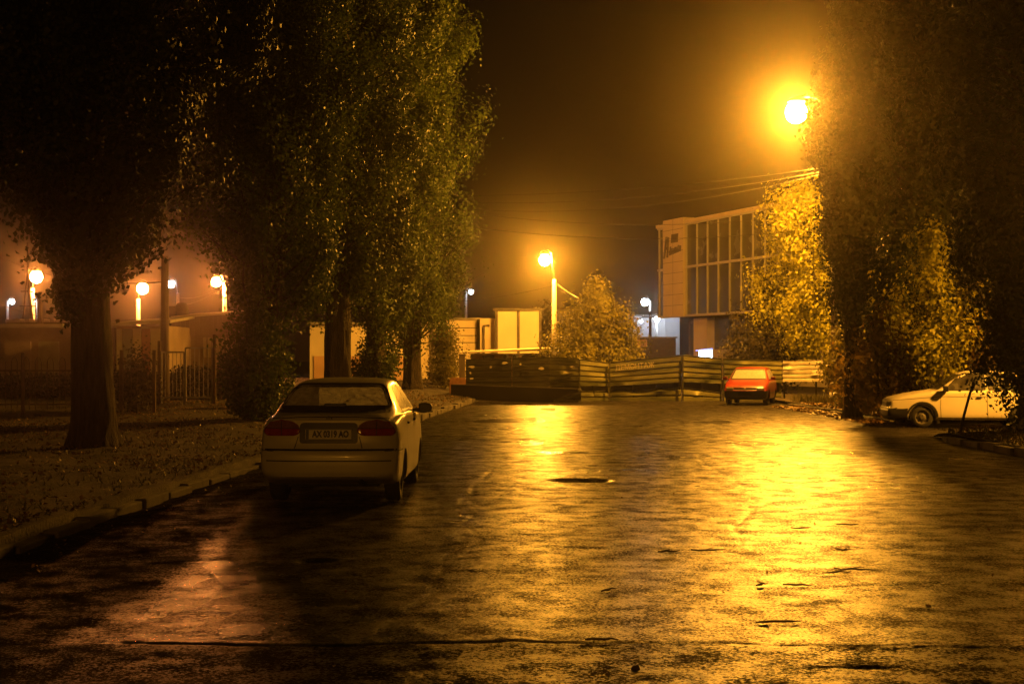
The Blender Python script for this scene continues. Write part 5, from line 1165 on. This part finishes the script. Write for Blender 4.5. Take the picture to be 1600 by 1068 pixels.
for s, nm in (('right', 1), ('left', -1)):
    for pl in ([(.52, .965), (1.42, .965), (1.42, 1.375), (.80, 1.36)], [(1.50, .965), (2.50, .955), (2.10, 1.33), (1.95, 1.375), (1.50, 1.38)]):
        w = patch(bvh, s, rnd_poly(pl, .03), m_dkw, 'side_window', car, .005); mb = MB(); ribbon(bvh, s, rnd_poly(pl, .03), .02, mb, .007, closed=True); mb.build('window_seal', m_blk, w)
    mb = MB(); ribbon(bvh, s, [(1.46, .93), (1.46, .55), (1.44, .25)], .010, mb); ribbon(bvh, s, [(2.58, .93), (2.60, .55), (2.58, .25)], .010, mb); ribbon(bvh, s, [(.9, .26), (2.66, .26)], .016, mb); ribbon(bvh, s, [(.3, .80), (2.6, .80), (3.75, .70)], .010, mb)
    ribbon(bvh, s, [(3.42, .485), (3.86, .485)], .012, mb, .004); mb.build('panel_gap', m_seam, car)
    mb = MB(); arc = [(3.04 + .37 * math.cos(a_), .275 + .37 * math.sin(a_)) for a_ in np.linspace(.25, math.pi - .02, 16)]; ribbon(bvh, s, arc, .05, mb, .006); mb.build('arch_trim', m_blk, car)
    mb = MB(); mb.box(tuple(proj(bvh, s, 1.66, .775, .012)), (.03, .13, .035)); mb.build('door_handle', m_blk, car, bevel=.008)
    mb = MB(); mb.box(tuple(proj(bvh, s, 2.80, .755, .006)), (.02, .07, .025)); mb.build('side_repeater', m_blk, car, bevel=.005)
    c = proj(bvh, s, 2.48, .95, 0); mb = MB(); mb.prism(rnd_poly([(nm * (.06 + a_), b_) for a_, b_ in ((0, -.07), (.16, -.06), (.17, .07), (0, .08))], .03), lambda a_, b_, q, c=c: (c.x + a_, c.y - .06 + q, c.z + .04 + b_), .12)
    mb.bar((c.x - nm * .03, c.y, c.z - .03), (c.x + nm * .09, c.y, c.z + .01), .07); mb.build('wing_mirror', m_blk, car, bevel=.015)
    patch(bvh, s, rnd_poly([(3.80, .53), (3.885, .53), (3.865, .66), (3.79, .67)], .01), m_headl, 'side_indicator', car, .006)
    patch(bvh, 'front', rnd_poly([(nm * a_, b_) for a_, b_ in ((.38, .53), (.70, .53), (.70, .65), (.38, .65))], .02), m_headl, 'headlight', car, .006)
    patch(bvh, 'rear', rnd_poly([(nm * a_, b_) for a_, b_ in ((.48, .62), (.70, .62), (.69, .78), (.48, .78))], .03), m_red, 'tail_light', car, .006)
patch(bvh, 'front', rnd_poly([(-.36, .53), (.36, .53), (.36, .64), (-.36, .64)], .01), m_blk, 'grille', car, .006)
patch(bvh, 'front', rnd_poly([(-.66, .975), (.66, .975), (.54, 1.355), (-.54, 1.355)], .05), m_dkw, 'windscreen', car, .006)
patch(bvh, 'rear', rnd_poly([(-.6, .98), (.6, .98), (.52, 1.30), (-.52, 1.30)], .05), m_dkw, 'rear_window', car, .006)
for x, y in ((.685, .62), (-.685, .62), (.685, 3.04), (-.685, 3.04)): wheel(car, x, y, .28, .165, m_rimd, 1 if x > 0 else -1)
mb = MB(); mb.box((0, 1.9, .26), (1.05, 2.9, .09)); mb.build('underbody', m_under, car)
v = Matrix.Rotation(ANG, 3, 'Z') @ Vector((-.685, 3.04, 0))
car.location = (wc.x - v.x, wc.y - v.y, 0)

# ------------------------------------------------------------------ the damp air
mb = MB(); mb.box((0, 130, 14), (340, 380, 30.4)); hz = mb.build('haze', m_black)
mh = bpy.data.materials.new('haze_volume'); mh.use_nodes = True; nt = mh.node_tree; nt.nodes.clear()
vo = nt.nodes.new('ShaderNodeVolumePrincipled'); vo.inputs['Color'].default_value = (.95, .88, .74, 1); vo.inputs['Density'].default_value = .00065; vo.inputs['Anisotropy'].default_value = .95
ou = nt.nodes.new('ShaderNodeOutputMaterial'); nt.links.new(vo.outputs[0], ou.inputs['Volume'])
hz.data.materials.clear(); hz.data.materials.append(mh); kind(hz, 'stuff')
